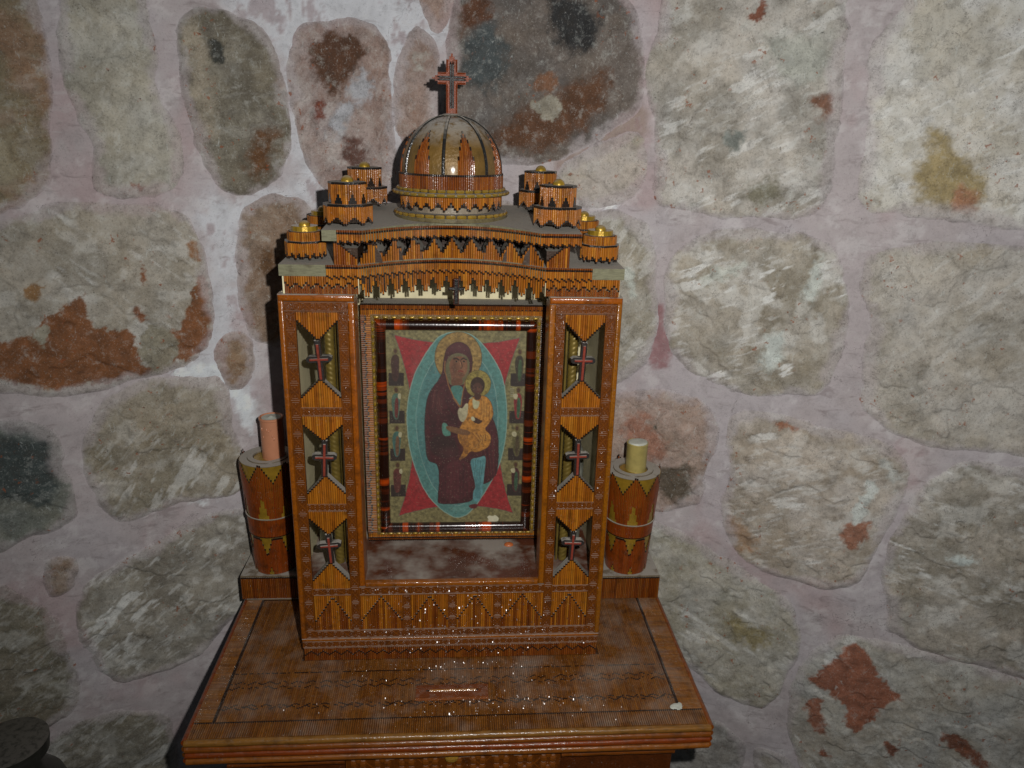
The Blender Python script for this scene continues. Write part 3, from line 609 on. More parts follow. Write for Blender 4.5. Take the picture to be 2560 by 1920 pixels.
# ================================================================== THE SHRINE
shrine = tag(empty('shrine', (0, 0, 0)), 'varnished matchstick church shrine with a ribbed dome and turrets, on the stand', 'shrine')
# carcass
PLYC = (.5, .5, .5)
mb = MB(); mb.box((-.181, .190, .0), (.181, .194, .488)); mb.build('back_board', M_PLY, shrine)
for sx in (-1, 1):
    mb = MB(); mb.box((min(sx*.1765, sx*.1805), .012, .03), (max(sx*.1765, sx*.1805), .1899, .4575)); mb.build('side_board', M_PLY, shrine)
    mb = MB(); panel(mb, lambda u: ((sx*.1806, u, 0), (0, sx, 0), (0, 0, 1), (sx, 0, 0)) , .013, .189, .03, .457, REDW, w=.0028)
    mb.build('side_veneer', M_MATCH, shrine, kind='stuff')
mb = MB(); mb.box((-.121, .1322, .1107), (.124, .1360, .4758), PLYC); mb.build('niche_board', M_PLY, shrine)
# niche floor
mb = MB(); mb.box((-.176, .0045, .098), (.176, .1898, .1105), L(92, 50, 34)); mb.build('niche_floor', M_NICHE, shrine)
# plinth
mb = MB(); mb.bevbox((-.181, .002, .0178), (.181, .19, .0282), .0015, L(96, 36, 20)); carve_strip(mb, -.181, .181, .0186, .0276, .0012, True, .016); mb.build('plinth_band', M_CARVE, shrine)
mb = MB(); mb.box((-.180, .0025, .0), (.180, .19, .0178), L(70, 34, 14))
z_ = stp(lambda u: .009+.0065*abs(((u/.0144) % 1)-.5)*2*.8)
panel(mb, flat(.0022), -.1805, .1805, 0, z_, REDW, ht=True); panel(mb, flat(.0020), -.1805, .1805, lambda u: z_(u)+.0002, .0176, REDW, hb=False)
mb.build('plinth_matches', M_MATCH, shrine, kind='stuff')
# rails of the front frame
def rail(a, b, r=.0022, c=SMOOTH, name='frame_rail'):
    mb = MB(); mb.bevbox(a, b, r, tuple(v*random.uniform(.9, 1.1) for v in c)); return mb.build(name, M_RAIL, shrine, smooth=True)
rail((-.182, -.0005, .0284), (.182, .012, .0318), .0012)
for sx in (-1, 1):
    def X2(a, b): return (min(sx*a, sx*b), max(sx*a, sx*b))
    a, b = X2(.1765, .1825); rail((a, -.0008, .0319), (b, .014, .4550))
    a, b = X2(.1035, .1105); rail((a, -.0008, .1045), (b, .030, .4490))
    a, b = X2(.1035, .1825); rail((a, -.0016, .4492), (b, .014, .4570), .003)
    a, b = X2(.165, .1765); mb = MB(); carve_strip(mb, a, b, .0435, .4380, .0006, False); mb.build('carved_stile', M_CARVE, shrine)
    a, b = X2(.1105, .121); mb = MB(); carve_strip(mb, a, b, .0435, .4380, .0006, False); mb.build('carved_stile', M_CARVE, shrine)
    a, b = X2(.1105, .1765); mb = MB(); carve_strip(mb, a, b, .4385, .4491, .0004, True, .0165); mb.build('carved_rail', M_CARVE, shrine)
    a, b = X2(.121, .165)
    for zb, zt in ((.3212, .3314), (.2044, .2140), (.0922, .1020)):
        mb = MB(); carve_strip(mb, a, b, zb, zt, .0008, True, .0108 if zb > .2 else .021); mb.build('carved_rail', M_CARVE, shrine)
    cx = sx*.143; hw = .0218
    def vee(sh, tip): return lambda u: tip+(sh-tip)*min(1, abs(u-cx)/hw)
    for zt, sh, tip in ((.4380, .4290, .4065), (.3210, .3105, .2910), (.2043, .1950, .1732)):     # pointed pendants
        mb = MB(); f = vee(sh, tip); panel(mb, flat(.0010), cx-hw, cx+hw, lambda u: f(u)-.0004, zt, AMBER, hb=True)
        mb.prism([(cx-hw, zt), (cx-hw, sh), (cx, tip), (cx+hw, sh), (cx+hw, zt)], .0014, .011, L(70, 36, 12)); mb.build('pendant_panel', M_MATCH, shrine)
    for zb, sh, tip in ((.3315, .3427, .3650), (.2141, .2270, .2505), (.1021, .1130, .1386)):     # gabled fields
        mb = MB(); f = vee(sh, tip); panel(mb, flat(.0010), cx-hw, cx+hw, zb, lambda u: f(u)+.0004, AMBER, ht=True)
        mb.prism([(cx-hw, zb), (cx+hw, zb), (cx+hw, sh), (cx, tip), (cx-hw, sh)], .0014, .011, L(60, 36, 18), L(150, 145, 136)); mb.build('gable_panel', M_MATCH, shrine)
    for zc, zt, zb in ((.3865, .4065, .3650), (.2722, .2915, .2505), (.1602, .1740, .1390)):      # little crosses
        mb = MB(); y0 = -.003
        pal = L(48, 44, 42)
        mb.bevbox((cx-.0034, y0+.003, zb-.003), (cx+.0034, y0+.0075, zt+.001), .0012, pal)
        mb.prism([(cx-.0105, zc+.0036), (cx-.0135, zc+.0018), (cx-.0135, zc-.0018), (cx-.0105, zc-.0036), (cx+.0105, zc-.0036), (cx+.0135, zc-.0018), (cx+.0135, zc+.0018), (cx+.0105, zc+.0036)], y0+.0025, y0+.010, pal)
        cr = mb.build('small_cross', M_BLACK, shrine)
        mb = MB(); c = L(140, 62, 48)
        mb.bevbox((cx-.0014, y0+.0008, zb-.001), (cx+.0014, y0+.0032, zt-.003), .0007, c); mb.bevbox((cx-.0100, y0+.0006, zc-.0012), (cx+.0100, y0+.0031, zc+.0012), .0006, c)
        i_ = mb.build('cross_inlay', M_RAIL, cr)
        cr.matrix_local = Matrix.Translation((cx, 0, zc)) @ Matrix.Rotation(math.radians(random.uniform(-3.5, 3.5)), 4, 'Y') @ Matrix.Rotation(math.radians(random.uniform(-5, 5)), 4, 'Z') @ Matrix.Translation((-cx, 0, -zc))
    # twisted gilt column behind the openings
    mb = MB(); zz = [.112+i*.0009 for i in range(370)]
    mb.lathe([(.0050, z) for z in zz], (1, 1, 1), 20, sx*.1385, .045, lambda a, z: 1+.14*abs(math.cos(1.5*(a*sx)-z*560))**.7)
    mb.build('twisted_column', M_GOLDC, shrine, smooth=True)
    mb = MB(); a, b = X2(.1290, .1318); mb.bevbox((a, .042, .1112), (b, .050, .446), .0015, (1, 1, 1)); mb.build('gilt_batten', M_GOLDC, shrine)
# bottom rows
mb = MB(); carve_strip(mb, -.1765, .1765, .0320, .0434, .0007, True); mb.build('carved_rail', M_CARVE, shrine)
mb = MB(); carve_strip(mb, -.1105, .1105, .0921, .1038, .0007, True); mb.build('carved_rail', M_CARVE, shrine)
mb = MB(); n_ = 8
mb.bevbox((-.1034, -.0022, .1039), (.1034, .0046, .1108), .003, SMOOTH); mb.build('frame_rail', M_PLATE, shrine, smooth=True)
for x in (-.0548, 0, .0548):
    mb = MB(); carve_strip(mb, x-.0052, x+.0052, .0435, .0920, .0006, False, .016); mb.build('carved_post', M_CARVE, shrine)
for a, b in ((-.165, -.121), (-.1105, -.060), (-.0496, -.0052), (.0052, .0496), (.060, .1105), (.121, .165)):
    mb = MB(); c = (a+b)/2; h = (b-a)/2; f = lambda u: .0555+.0345*(1-abs(u-c)/h)
    mb.box((a, .003, .0434), (b, .012, .0921), L(60, 30, 10))
    panel(mb, flat(.0024), a, b, .0436, lambda u: f(u), REDW+AMBER, ht=True); panel(mb, flat(.0028), a, b, lambda u: f(u)+.0002, .0920, AMBER)
    mb.build('gable_field', M_MATCH, shrine)

mb = MB()  # more added glint wedges, on the shrine front, tilted towards the camera
for i in range(560):
    if i % 2: x, z = rs.gauss(.0, .08), rs.choice((rs.uniform(.045, .088), rs.gauss(.037, .004), rs.gauss(.098, .003), rs.uniform(.004, .026)))
    else:
        sx = rs.choice((-1, 1)); x = sx*(.143+rs.choice((rs.uniform(-.036, -.023), rs.uniform(.023, .036), rs.uniform(-.036, .036)))); z = .447-abs(rs.gauss(0, .012 if sx < 0 else .10))
        if abs(abs(x)-.143) < .022 and z < .4385: continue
    if abs(x) > .179 or z < .003: continue
    el = math.atan2(.6255-z, .8); glint_wedge(mb, (x, .0004, z), (1, 0, 0), (0, 0, 1), (0, -1, 0), rs.uniform(.0004, .0014), rs.uniform(.0004, .0012), el+math.radians(rs.uniform(-5, 7)), math.radians(rs.gauss(0, 9)), CARVE)
mb.build('glint_wedges', M_GLINT, shrine, kind='stuff')
# cornice: fronts of the bays are flat, the middle sweeps back in a shallow bow
def bow(u): return .0455*(1-(u/.097)**2) if abs(u) < .097 else 0.0
def bowU(u): return .056*(1-(u/.092)**2) if abs(u) < .092 else 0.0
def slab(name, x0, x1, fy, z0, z1, yb, mat, col, tilt=0.0):
    mb = MB(); xs = sorted(set([x0, x1]+[-.097+.194*i/24 for i in range(25)]+[-.092, .092])); xs = [x for x in xs if x0 <= x <= x1]
    n = len(mb.v)
    for x in xs:
        y = fy(x); mb.v += [(x, y, z0), (x, y, z1+tilt*y), (x, yb, z1+tilt*yb), (x, yb, z0)]
    for i in range(len(xs)-1):
        for j in range(4):
            k = (j+1) % 4; mb.quad([n+i*4+j, n+i*4+4+j, n+i*4+4+k, n+i*4+k][::-1], col)
    mb.quad([n, n+1, n+2, n+3][::-1], col); m = n+4*(len(xs)-1); mb.quad([m, m+1, m+2, m+3], col)
    return mb.build(name, mat, shrine)
BARE = L(126, 124, 98)
slab('lower_roof_slab', -.179, .179+.003, lambda x: bow(x)+.0002, .4762, .4880, .192, M_DUSTY, BARE, .03)
for a, b in ((-.1765, -.098), (.098, .1785)):
    mb = MB(); mb.box((a, .003, .4572), (b, .1320, .4761), PLYC); mb.build('cornice_block', M_PLY, shrine)
mb = MB()                                                   # fascia on the slab edge, missing at both ends
tz = stp(lambda u: .4755-.0014*(round(u/W) % 3)); S = curve(lambda u: bow(u)-.0001)
panel(mb, S, -.131, .1475, tz, .4882, AMBER, hb=True); panel(mb, curve(lambda u: bow(u)-.0012), -.131, .1475, .4845, .4884, REDW, hb=True)
mb.build('slab_fascia', M_MATCH, shrine, kind='stuff')
mb = MB()                                                   # frieze under the slab on the two bays
for a, b in ((-.1745, -.0985), (.0985, .178)):
    g = stp(lambda u: .4625+.0055*abs(((u/.0108) % 1)-.5)*2)
    panel(mb, flat(.0012), a, b, g, .4760, AMBER, hb=True); panel(mb, flat(.0026), a, b, .4574, lambda u: g(u)-.0003, REDW)
mb.build('bay_frieze', M_MATCH, shrine, kind='stuff')
mb = MB()                                                   # hanging fringe of teeth in the middle
def tooth(u, p=.0149): return abs(((u/p) % 1)-.5)*2
g = stp(lambda u: .4530+.0165*max(0, 1-1.25*tooth(u)))
HL = .0012
panel(mb, curve(lambda u: bow(u)+.0015), -.0975, .0975, g, .4760, AMBER, hb=True)
mb.build('hanging_fringe', M_MATCH, shrine, kind='stuff')
mb = MB()
for i in range(40):                                         # thickness behind the fringe
    u = -.096+.192*i/40; v = u+.0048
    z = max(g(u), g(v))+.001
    mb.box((u, bow(u)+.0022, z), (v, bow(u)+.0045, .4760), L(48, 30, 12))
mb.build('fringe_backing', M_MATCH, shrine, kind='stuff')
HL = .0021
# gallery of upright teeth between the slabs
mb = MB()
gt = stp(lambda u: .4955+.0175*(1-abs((((u/.0211)+.5) % 1)-.5)*2))
panel(mb, curve(lambda u: bow(u)+.0035), -.096, .096, .4882, gt, AMBER, ht=True)
for sx in (-1, 1):
    a, b = sorted((sx*.0985, sx*.1225)); panel(mb, flat(.0015), a, b, .4882, lambda u: .4955+.0165*(1-max(0, (.118-abs(u)))/.02) if abs(u) < .118 else .5122, REDW+AMBER, ht=True)
mb.build('tooth_gallery', M_MATCH, shrine)
mb = MB()
for k in range(-4, 5):                                      # each tooth is a thick wedge running back
    u = k*.0211; y = bow(u)+.0055
    mb.prism([(u-.0100, .4882), (u+.0100, .4882), (u+.0085, .4962), (u, .5118), (u-.0085, .4962)], y, y+.05, L(66, 50, 38))
mb.box((-.121, .0055, .4882), (-.0985, .06, .505), L(60, 40, 24)); mb.box((.0985, .0055, .4882), (.121, .06, .505), L(60, 40, 24))
mb.box((-.13, .12, .4885), (.13, .186, .5125), L(50, 34, 22))
mb.build('tooth_wedges', M_LEDGE, shrine, kind='stuff')
slab('upper_roof_slab', -.1335, .1345, lambda x: bowU(x)+.0002, .5126, .5236, .186, M_DUSTY, BARE, .06)
mb = MB(); tz = stp(lambda u: .5116-.0012*(round(u/W) % 3))
panel(mb, curve(lambda u: bowU(u)-.0001), -.1185, .1345, tz, .5238, AMBER, hb=True); panel(mb, curve(lambda u: bowU(u)-.0012), -.1185, .1345, .5198, .5240, REDW, hb=True)
mb.build('slab_fascia', M_MATCH, shrine, kind='stuff')
def roofz(y): return .5236+.06*y

# turrets
def octo(mb, r, z0, z1, pal, cx=0, cy=0, n=8, bot=None, ht=False, hb=False, cap=None, rot=0.0):
    """drum of n flat match faces with a corner to the front"""
    vs = [(r*math.sin(2*math.pi*(i+rot)/n), -r*math.cos(2*math.pi*(i+rot)/n)) for i in range(n)]
    for i in range(n):
        p, q = np.array(vs[i]), np.array(vs[(i+1) % n]); t = q-p; l = np.linalg.norm(t); t /= l; nn = (t[1], -t[0])
        def S(u): o = p+t*u; return ((o[0]+cx, o[1]+cy, 0), (t[0], t[1], 0), (0, 0, 1), (nn[0], nn[1], 0))
        panel(mb, S, 0, l, (lambda u: bot(u/l)) if bot else z0, z1, pal, ht, hb, W)
def ngon(mb, r, z0, z1, c, n=8, cx=0, cy=0, rot=0.0):
    k = len(mb.v)
    for z in (z0, z1): mb.v += [(cx+r*math.sin(2*math.pi*(i+rot)/n), cy-r*math.cos(2*math.pi*(i+rot)/n), z) for i in range(n)]
    for i in range(n): j = (i+1) % n; mb.quad([k+i, k+j, k+n+j, k+n+i], c)
    mb.quad([k+n+i for i in range(n)], c); mb.quad([k+i for i in range(n-1, -1, -1)], c)
BLK = L(30, 28, 26)
def turret_big(loc):
    t = empty('turret', loc, shrine)
    mb = MB(); octo(mb, .0250, .001, .0205, AMBER, bot=lambda q: .0008+.0075*abs(((q*1.0+.5) % 1)-.5)*2, hb=True); ngon(mb, .0232, .004, .0205, L(40, 28, 16)); mb.build('lower_drum', M_MATCH, t)
    mb = MB(); ngon(mb, .0262, .0200, .0226, BLK); mb.build('black_cap', M_BLACK, t)
    mb = MB(); octo(mb, .0190, .0222, .0425, AMBER); ngon(mb, .0180, .0222, .0425, L(60, 34, 12))
    for i in range(8):                                        # stepped black windows, one on each face
        am = 2*math.pi*(i+.5)/8; rr = .0190*math.cos(math.pi/8)+.0009; tx, ty = math.cos(am), math.sin(am); nx, ny = math.sin(am), -math.cos(am)
        for hw_, z0, z1 in ((.0042, .0228, .0262), (.0028, .0262, .0290), (.0014, .0290, .0325)):
            k = len(mb.v)
            for d in (-.001, .0006):
                for s_, z in ((-hw_, z0), (hw_, z0), (hw_, z1), (-hw_, z1)): mb.v.append(((rr+d)*nx+tx*s_, (rr+d)*ny+ty*s_, z))
            mb.quad([k+4, k+5, k+6, k+7], BLK); mb.quad([k+7, k+6, k+2, k+3], BLK); mb.quad([k+4, k+7, k+3, k], BLK); mb.quad([k+5, k+1, k+2, k+6], BLK)
    mb.build('upper_drum', M_MATCH, t)
    mb = MB(); ngon(mb, .0201, .0420, .0444, BLK); mb.build('black_cap', M_BLACK, t)
    mb = MB(); mb.ball((0, 0, .0440), (.0068, .0068, .0068), (1, 1, 1), 16, 6, True); mb.build('knob', M_GOLD, t, smooth=True)
    return t
def turret_small(loc):
    t = empty('turret', loc, shrine)
    mb = MB(); octo(mb, .0208, .001, .0180, AMBER, bot=lambda q: .0008+.0060*abs(((q*2+.5) % 1)-.5)*2, hb=True); ngon(mb, .0193, .004, .0180, L(40, 28, 16)); mb.build('lower_drum', M_MATCH, t)
    mb = MB(); ngon(mb, .0216, .0175, .0198, BLK); mb.build('black_cap', M_BLACK, t)
    mb = MB(); octo(mb, .0180, .0194, .0288, AMBER); ngon(mb, .0172, .0194, .0295, L(90, 60, 34)); mb.build('upper_drum', M_MATCH, t)
    mb = MB(); ngon(mb, .0138, .0295, .0345, (1, 1, 1), 16); mb.build('gilt_disc', M_GOLD, t)
    mb = MB(); mb.ball((0, 0, .0345), (.0062, .0062, .0055), (1, 1, 1), 16, 6, True); mb.build('knob', M_GOLD, t, smooth=True)
    return t
tb = turret_big((-.1105, .036, roofz(.012)+.001))
for x, y in ((.1125, .040), (-.1050, .150), (.1045, .150)):
    c = copy_tree(tb, shrine); c.location = (x, y, roofz(y)+.0002+(.002 if y > .1 else 0)); c.rotation_euler = (0, 0, math.radians(random.uniform(-7, 7)))
ts = turret_small((-.1565, .034, .4888+.0006))
for x, y in ((.1600, .036), (-.1560, .150), (.1600, .150)):
    c = copy_tree(ts, shrine); c.location = (x, y, .4888+.03*y); c.rotation_euler = (0, 0, math.radians(random.uniform(-8, 8)))

# dome
DY = .112; DZ = roofz(DY)
dome = empty('dome', (-.0025, DY, DZ), shrine)
def ring_beads(name, r, z, n, sz, parent, tube):
    mb = MB()
    for i in range(n):
        a = 2*math.pi*(i+.5)/n; h = math.pi/n*.86; pts = []
        for q in (-1, -.7, 0, .7, 1):
            aa = a+h*q; s_ = .6 if abs(q) == 1 else 1
            pts.append(((r*math.cos(aa), r*math.sin(aa), z), (math.cos(aa)*s_, math.sin(aa)*s_, 0), (0, 0, s_)))
        mb.sweep(pts, [(sz*math.cos(t), sz*math.sin(t)) for t in [k*math.pi/3 for k in range(6)]][::-1], [(1, 1, 1)], True, True)
    mb.build(name, M_GOLD, parent, smooth=True)
    mb = MB(); mb.lathe([(r-.002, z-sz*.8), (r, z-sz*.8), (r, z+sz*.8), (r-.002, z+sz*.8)], L(60, 46, 20), 64); mb.build(tube, M_DUSTY, parent)
mb = MB(); mb.lathe([(.0655, -.003), (.0655, .0012), (.050, .0014)], L(110, 100, 70), 64); mb.build('base_disc', M_DUSTY, dome)
ring_beads('bead_ring', .0635, .0030, 34, .0022, dome, 'ring_core')
mb = MB(); n = 150
for i in range(n):
    a = 2*math.pi*i/n; q = (a/(2*math.pi/26)) % 1; zb = .0075+.0085*abs(q-.5)*2
    r = .0572; match(mb, (r*math.sin(a), -r*math.cos(a), 0), (math.cos(a), math.sin(a), 0), (0, 0, 1), (math.sin(a), -math.cos(a), 0), zb, .0235, AMBER, False, True, 2*math.pi*r/n)
mb.lathe([(.0560, .0125), (.0560, .0235)], L(40, 28, 16), 64, cap=False); mb.lathe([(.048, .001), (.048, .0235)], L(150, 138, 120), 48, cap=False)
mb.build('toothed_drum', M_MATCH, dome)
mb = MB(); mb.lathe([(.057, .0232), (.0655, .0238), (.0668, .0252), (.0655, .0268), (.060, .0278)], L(120, 104, 60), 72); mb.build('cornice_ring', M_DUSTY, dome)
ring_beads('bead_ring', .0655, .0258, 38, .0018, dome, 'ring_core'); ring_beads('bead_ring', .0608, .0298, 38, .0019, dome, 'ring_core')
mb = MB(); n = 150; r = .0582
for i in range(n):
    a = 2*math.pi*i/n; match(mb, (r*math.sin(a), -r*math.cos(a), 0), (math.cos(a), math.sin(a), 0), (0, 0, 1), (math.sin(a), -math.cos(a), 0), .0312, .0470, REDW, True, False, 2*math.pi*r/n)
mb.lathe([(.0578, .0300), (.0578, .0470), (.050, .0472)], L(60, 30, 14), 64); mb.build('match_drum', M_MATCH, dome)
DR, DH, D0 = .0572, .0610, .0472
def dpt(phi, th, up=0.0):           # phi round from the front, th 0 rim .. 90 top
    cr = (DR+up)*math.cos(th)**.92 if math.cos(th) > 0 else 0; z = D0+(DH+up)*math.sin(th)
    return np.array([cr*math.sin(phi), -cr*math.cos(phi), z])
mb = MB(); prof = [(DR*max(0, math.cos(math.radians(t)))**.92, D0+DH*math.sin(math.radians(t))) for t in range(0, 90, 5)]+[(.003, D0+DH)]
mb.lathe(prof, (1, 1, 1), 56); mb.build('dome_shell', M_GOLDD, dome, smooth=True)
def meridian(mb, phi, t0, t1, w, h, cols, nseg=6):
    pts = []
    for i in range(nseg+1):
        th = math.radians(t0+(t1-t0)*i/nseg); P = dpt(phi, th); N = P-np.array([0, 0, D0]); N /= np.linalg.norm(N)
        pts.append((P-N*.0003, (math.cos(phi), math.sin(phi), 0), N))
    mb.sweep(pts, mprof(w, h), cols)
for k in range(7):
    phi = math.radians(-8.5+k*360/7)
    mb = MB(); meridian(mb, phi, 0, 84, .0042, .0020, [L(36, 38, 38)], 14); mb.build('dome_rib', M_BLACK, dome)
    mb = MB(); pc = phi+math.pi/7
    for j in range(-4, 5):
        pj = pc+j*.0022/DR; top = [47, 42, 36, 28, 18][abs(j)]
        meridian(mb, pj, 0, top-4, .0023, .0014, [random.choice(REDW)], 5); meridian(mb, pj, top-4, top, .0023, .0015, [HEAD], 1)
    for j in range(-1, 2):
        pj = pc+j*.09; meridian(mb, pj, 78-abs(j)*-3, 86, .0016, .0012, [HEAD], 2)
    mb.build('flame_motif', M_MATCH, dome, kind='stuff')
mb = MB(); mb.lathe([(.012, D0+DH-.0028), (.0115, D0+DH+.0004), (.009, D0+DH+.0018), (.004, D0+DH+.0022)], L(80, 74, 60), 20); mb.build('dome_cap', M_DUSTY, dome, smooth=True)
# cross on the dome
ct = D0+DH+.0015
cross = empty('cross', (.0005, 0, ct), dome); RC = L(134, 60, 24)
mb = MB()
H_ = .0625; zc = .0372; a_ = .0062
out = [(-a_, 0), (a_, 0), (a_, zc-a_), (.0155, zc-a_), (.0155, zc-.003), (.0185, zc-.003), (.0185, zc-.001), (.0215, zc-.001), (.0215, zc+.001), (.0185, zc+.001), (.0185, zc+.003), (.0155, zc+.003), (.0155, zc+a_),
       (a_, zc+a_), (a_, H_-.006), (.003, H_-.006), (.003, H_-.003), (.0011, H_-.003), (.0011, H_)]
out = out+[(-x, z) for x, z in out[::-1]][:-2]+[]
mb.prism(out, -.0020, .0022, RC); b1 = mb.build('cross_body', M_CROSS, cross)
mb = MB(); e = .0010
for (x0, z0, x1, z1) in ((-a_+e, .001, -a_+e, zc-a_), (a_-e, .001, a_-e, zc-a_), (-a_+e, zc+a_, -a_+e, H_-.0065), (a_-e, zc+a_, a_-e, H_-.0065), (a_, zc-a_+e, .015, zc-a_+e), (a_, zc+a_-e, .015, zc+a_-e), (-.015, zc-a_+e, -a_, zc-a_+e), (-.015, zc+a_-e, -a_, zc+a_-e)):
    p, q = np.array((x0, z0)), np.array((x1, z1)); t = (q-p)/np.linalg.norm(q-p); nn = (-t[1], 0, t[0])
    mb.sweep([((x0, -.0018, z0), nn, (0, -1, 0)), ((x1, -.0018, z1), nn, (0, -1, 0))], [(.001, 0), (0, .0011), (-.001, 0)], [RC])
mb.build('cross_edging', M_CROSS, cross)
mb = MB()
for dx in (-.0013, .0013):
    mb.sweep([((dx, -.0018, .006), (1, 0, 0), (0, -1, 0)), ((dx, -.0018, H_-.011), (1, 0, 0), (0, -1, 0)), ((dx, -.0014, H_-.008), (.4, 0, 0), (0, -.4, 0))], [(-.0013, 0), (-.0009, .0015), (.0009, .0015), (.0013, 0)], [BLK])
    mb.sweep([((-.0165, -.0016, zc+dx), (0, 0, .3), (0, -.3, 0)), ((-.0135, -.0017, zc+dx), (0, 0, 1), (0, -1, 0)), ((.0135, -.0017, zc+dx), (0, 0, 1), (0, -1, 0)), ((.0165, -.0016, zc+dx), (0, 0, .3), (0, -.3, 0))], [(.0013, 0), (.0009, .0012), (-.0009, .0012), (-.0013, 0)], [BLK])
mb.build('cross_inlay', M_CROSS, cross)
# thin cross hanging in front of the niche
mb = MB(); y = .028; x = .0035
mb.bevbox((x-.0030, y, .4410), (x+.0030, y+.004, .4700), .0008, L(74, 34, 22)); mb.bevbox((x-.0019, y-.0012, .4420), (x+.0019, y+.001, .4690), .0006, BLK)
mb.bevbox((x-.0085, y-.0008, .4575), (x+.0085, y+.003, .4605), .0008, BLK)
mb.build('hanging_cross', M_CROSS, shrine)

# ================================================================== THE ICON
icon = tag(empty('framed_icon', (.001, .094, .1108)), 'framed red and teal icon of a robed woman holding a child, in the shrine niche', 'icon')
def pic(o): o.parent = icon; o.matrix_parent_inverse = Matrix.Translation((-.001, -.094, -.1108)); return o
mb = MB(); mb.box((-.1085, .0965, .1110), (.1115, .131, .4262), L(120, 70, 30)); pic(mb.build('backing_box', M_DUSTY))
mb = MB(); sf = flat(.0965)
panel(mb, sf, -.1095, .1125, stp(lambda u: .4208-.0012*(round(u/W) % 2)), .4270, REDW, ht=True); panel(mb, flat(.0969), -.1095, .1125, .4115, .4212, AMBER, ht=True)
panel(mb, sf, -.1095, .1125, .1110, .1165, REDW, True, True); panel(mb, flat(.0969), -.1095, .1125, .116, .1225, AMBER)
for x0, x1, fr in ((-.1095, -.0955, True), (.1045, .1125, False)):
    z = .1226
    while z < .411:
        cut = x0+(.004+.0035*random.random())*(1 if fr else .5)
        match(mb, (0, .0967, z+.0012), (0, 0, -1), (1, 0, 0), (0, -1, 0), x0, cut, REDW, True, False); match(mb, (0, .0969, z+.0012), (0, 0, -1), (1, 0, 0), (0, -1, 0), cut+.0001, x1, AMBER); z += W
pic(mb.build('match_border', M_MATCHX, kind='stuff'))
FX0, FX1, FZ0, FZ1 = -.0930, .1012, .1260, .4092
mb = MB()
def beadline(mb, p, q, n, r=.0019):
    p, q = np.array(p), np.array(q); d = (q-p)/n
    for i in range(n):
        c = p+d*(i+.5); hx = abs(d[0])*.36 or r; hz = abs(d[2])*.36 or r; mb.ball(c, (max(hx, r), r*1.2, max(hz, r)), (1, 1, 1), 8, 6)
        c2 = p+d*(i+1)
        if i < n-1: mb.ball(c2, (r*.45, r, r*.45), (1, 1, 1), 6, 4)
for (p, q, n) in (((FX0-.003, .0925, FZ1+.0022), (FX1+.003, .0925, FZ1+.0022), 19), ((FX0-.003, .0925, FZ0-.0022), (FX1+.003, .0925, FZ0-.0022), 19), ((FX0-.0022, .0925, FZ0), (FX0-.0022, .0925, FZ1), 33), ((FX1+.0022, .0925, FZ0), (FX1+.0022, .0925, FZ1), 33)):
    beadline(mb, p, q, n)
pic(mb.build('bead_border', M_GOLD, smooth=True))
mb = MB(); mb.box((FX0-.0045, .0935, FZ1), (FX1+.0045, .0966, FZ1+.0046), L(70, 60, 26)); mb.box((FX0-.0045, .0935, FZ0-.0046), (FX1+.0045, .0966, FZ0), L(70, 60, 26))
mb.box((FX0-.0045, .0936, FZ0), (FX0, .0966, FZ1), L(70, 60, 26)); mb.box((FX1, .0936, FZ0), (FX1+.0045, .0966, FZ1), L(70, 60, 26)); pic(mb.build('bead_channel', M_GOLDD))
# half round mitred rails
RWd = .0132
def frail(c0, c1, inw, mat):
    mb = MB(); c0, c1, inw = np.array(c0, float), np.array(c1, float), np.array(inw, float); t = (c1-c0)/np.linalg.norm(c1-c0); n = len(mb.v); k = 9
    for end, sg in ((c0, 1), (c1, -1)):
        for j in range(k+1):
            a = math.pi*j/k; off = RWd*(1-math.cos(a))/2; up = .0068*math.sin(a)**.7
            p = end+inw*off+t*sg*off; mb.v.append((p[0], .0965-.004-up, p[1]))
    for j in range(k): mb.quad([n+j, n+j+1, n+k+1+j+1, n+k+1+j], (1, 1, 1))
    o = mb.build('frame_rail', mat, smooth=True); return pic(o)
frail((FX0, FZ1), (FX1, FZ1), (0, -1), M_TORX)
frail((FX1, FZ0), (FX0, FZ0), (0, 1), M_TORX)
frail((FX1, FZ1), (FX1, FZ0), (-1, 0), M_TORZ); frail((FX0, FZ0), (FX0, FZ1), (1, 0), M_TORZ)

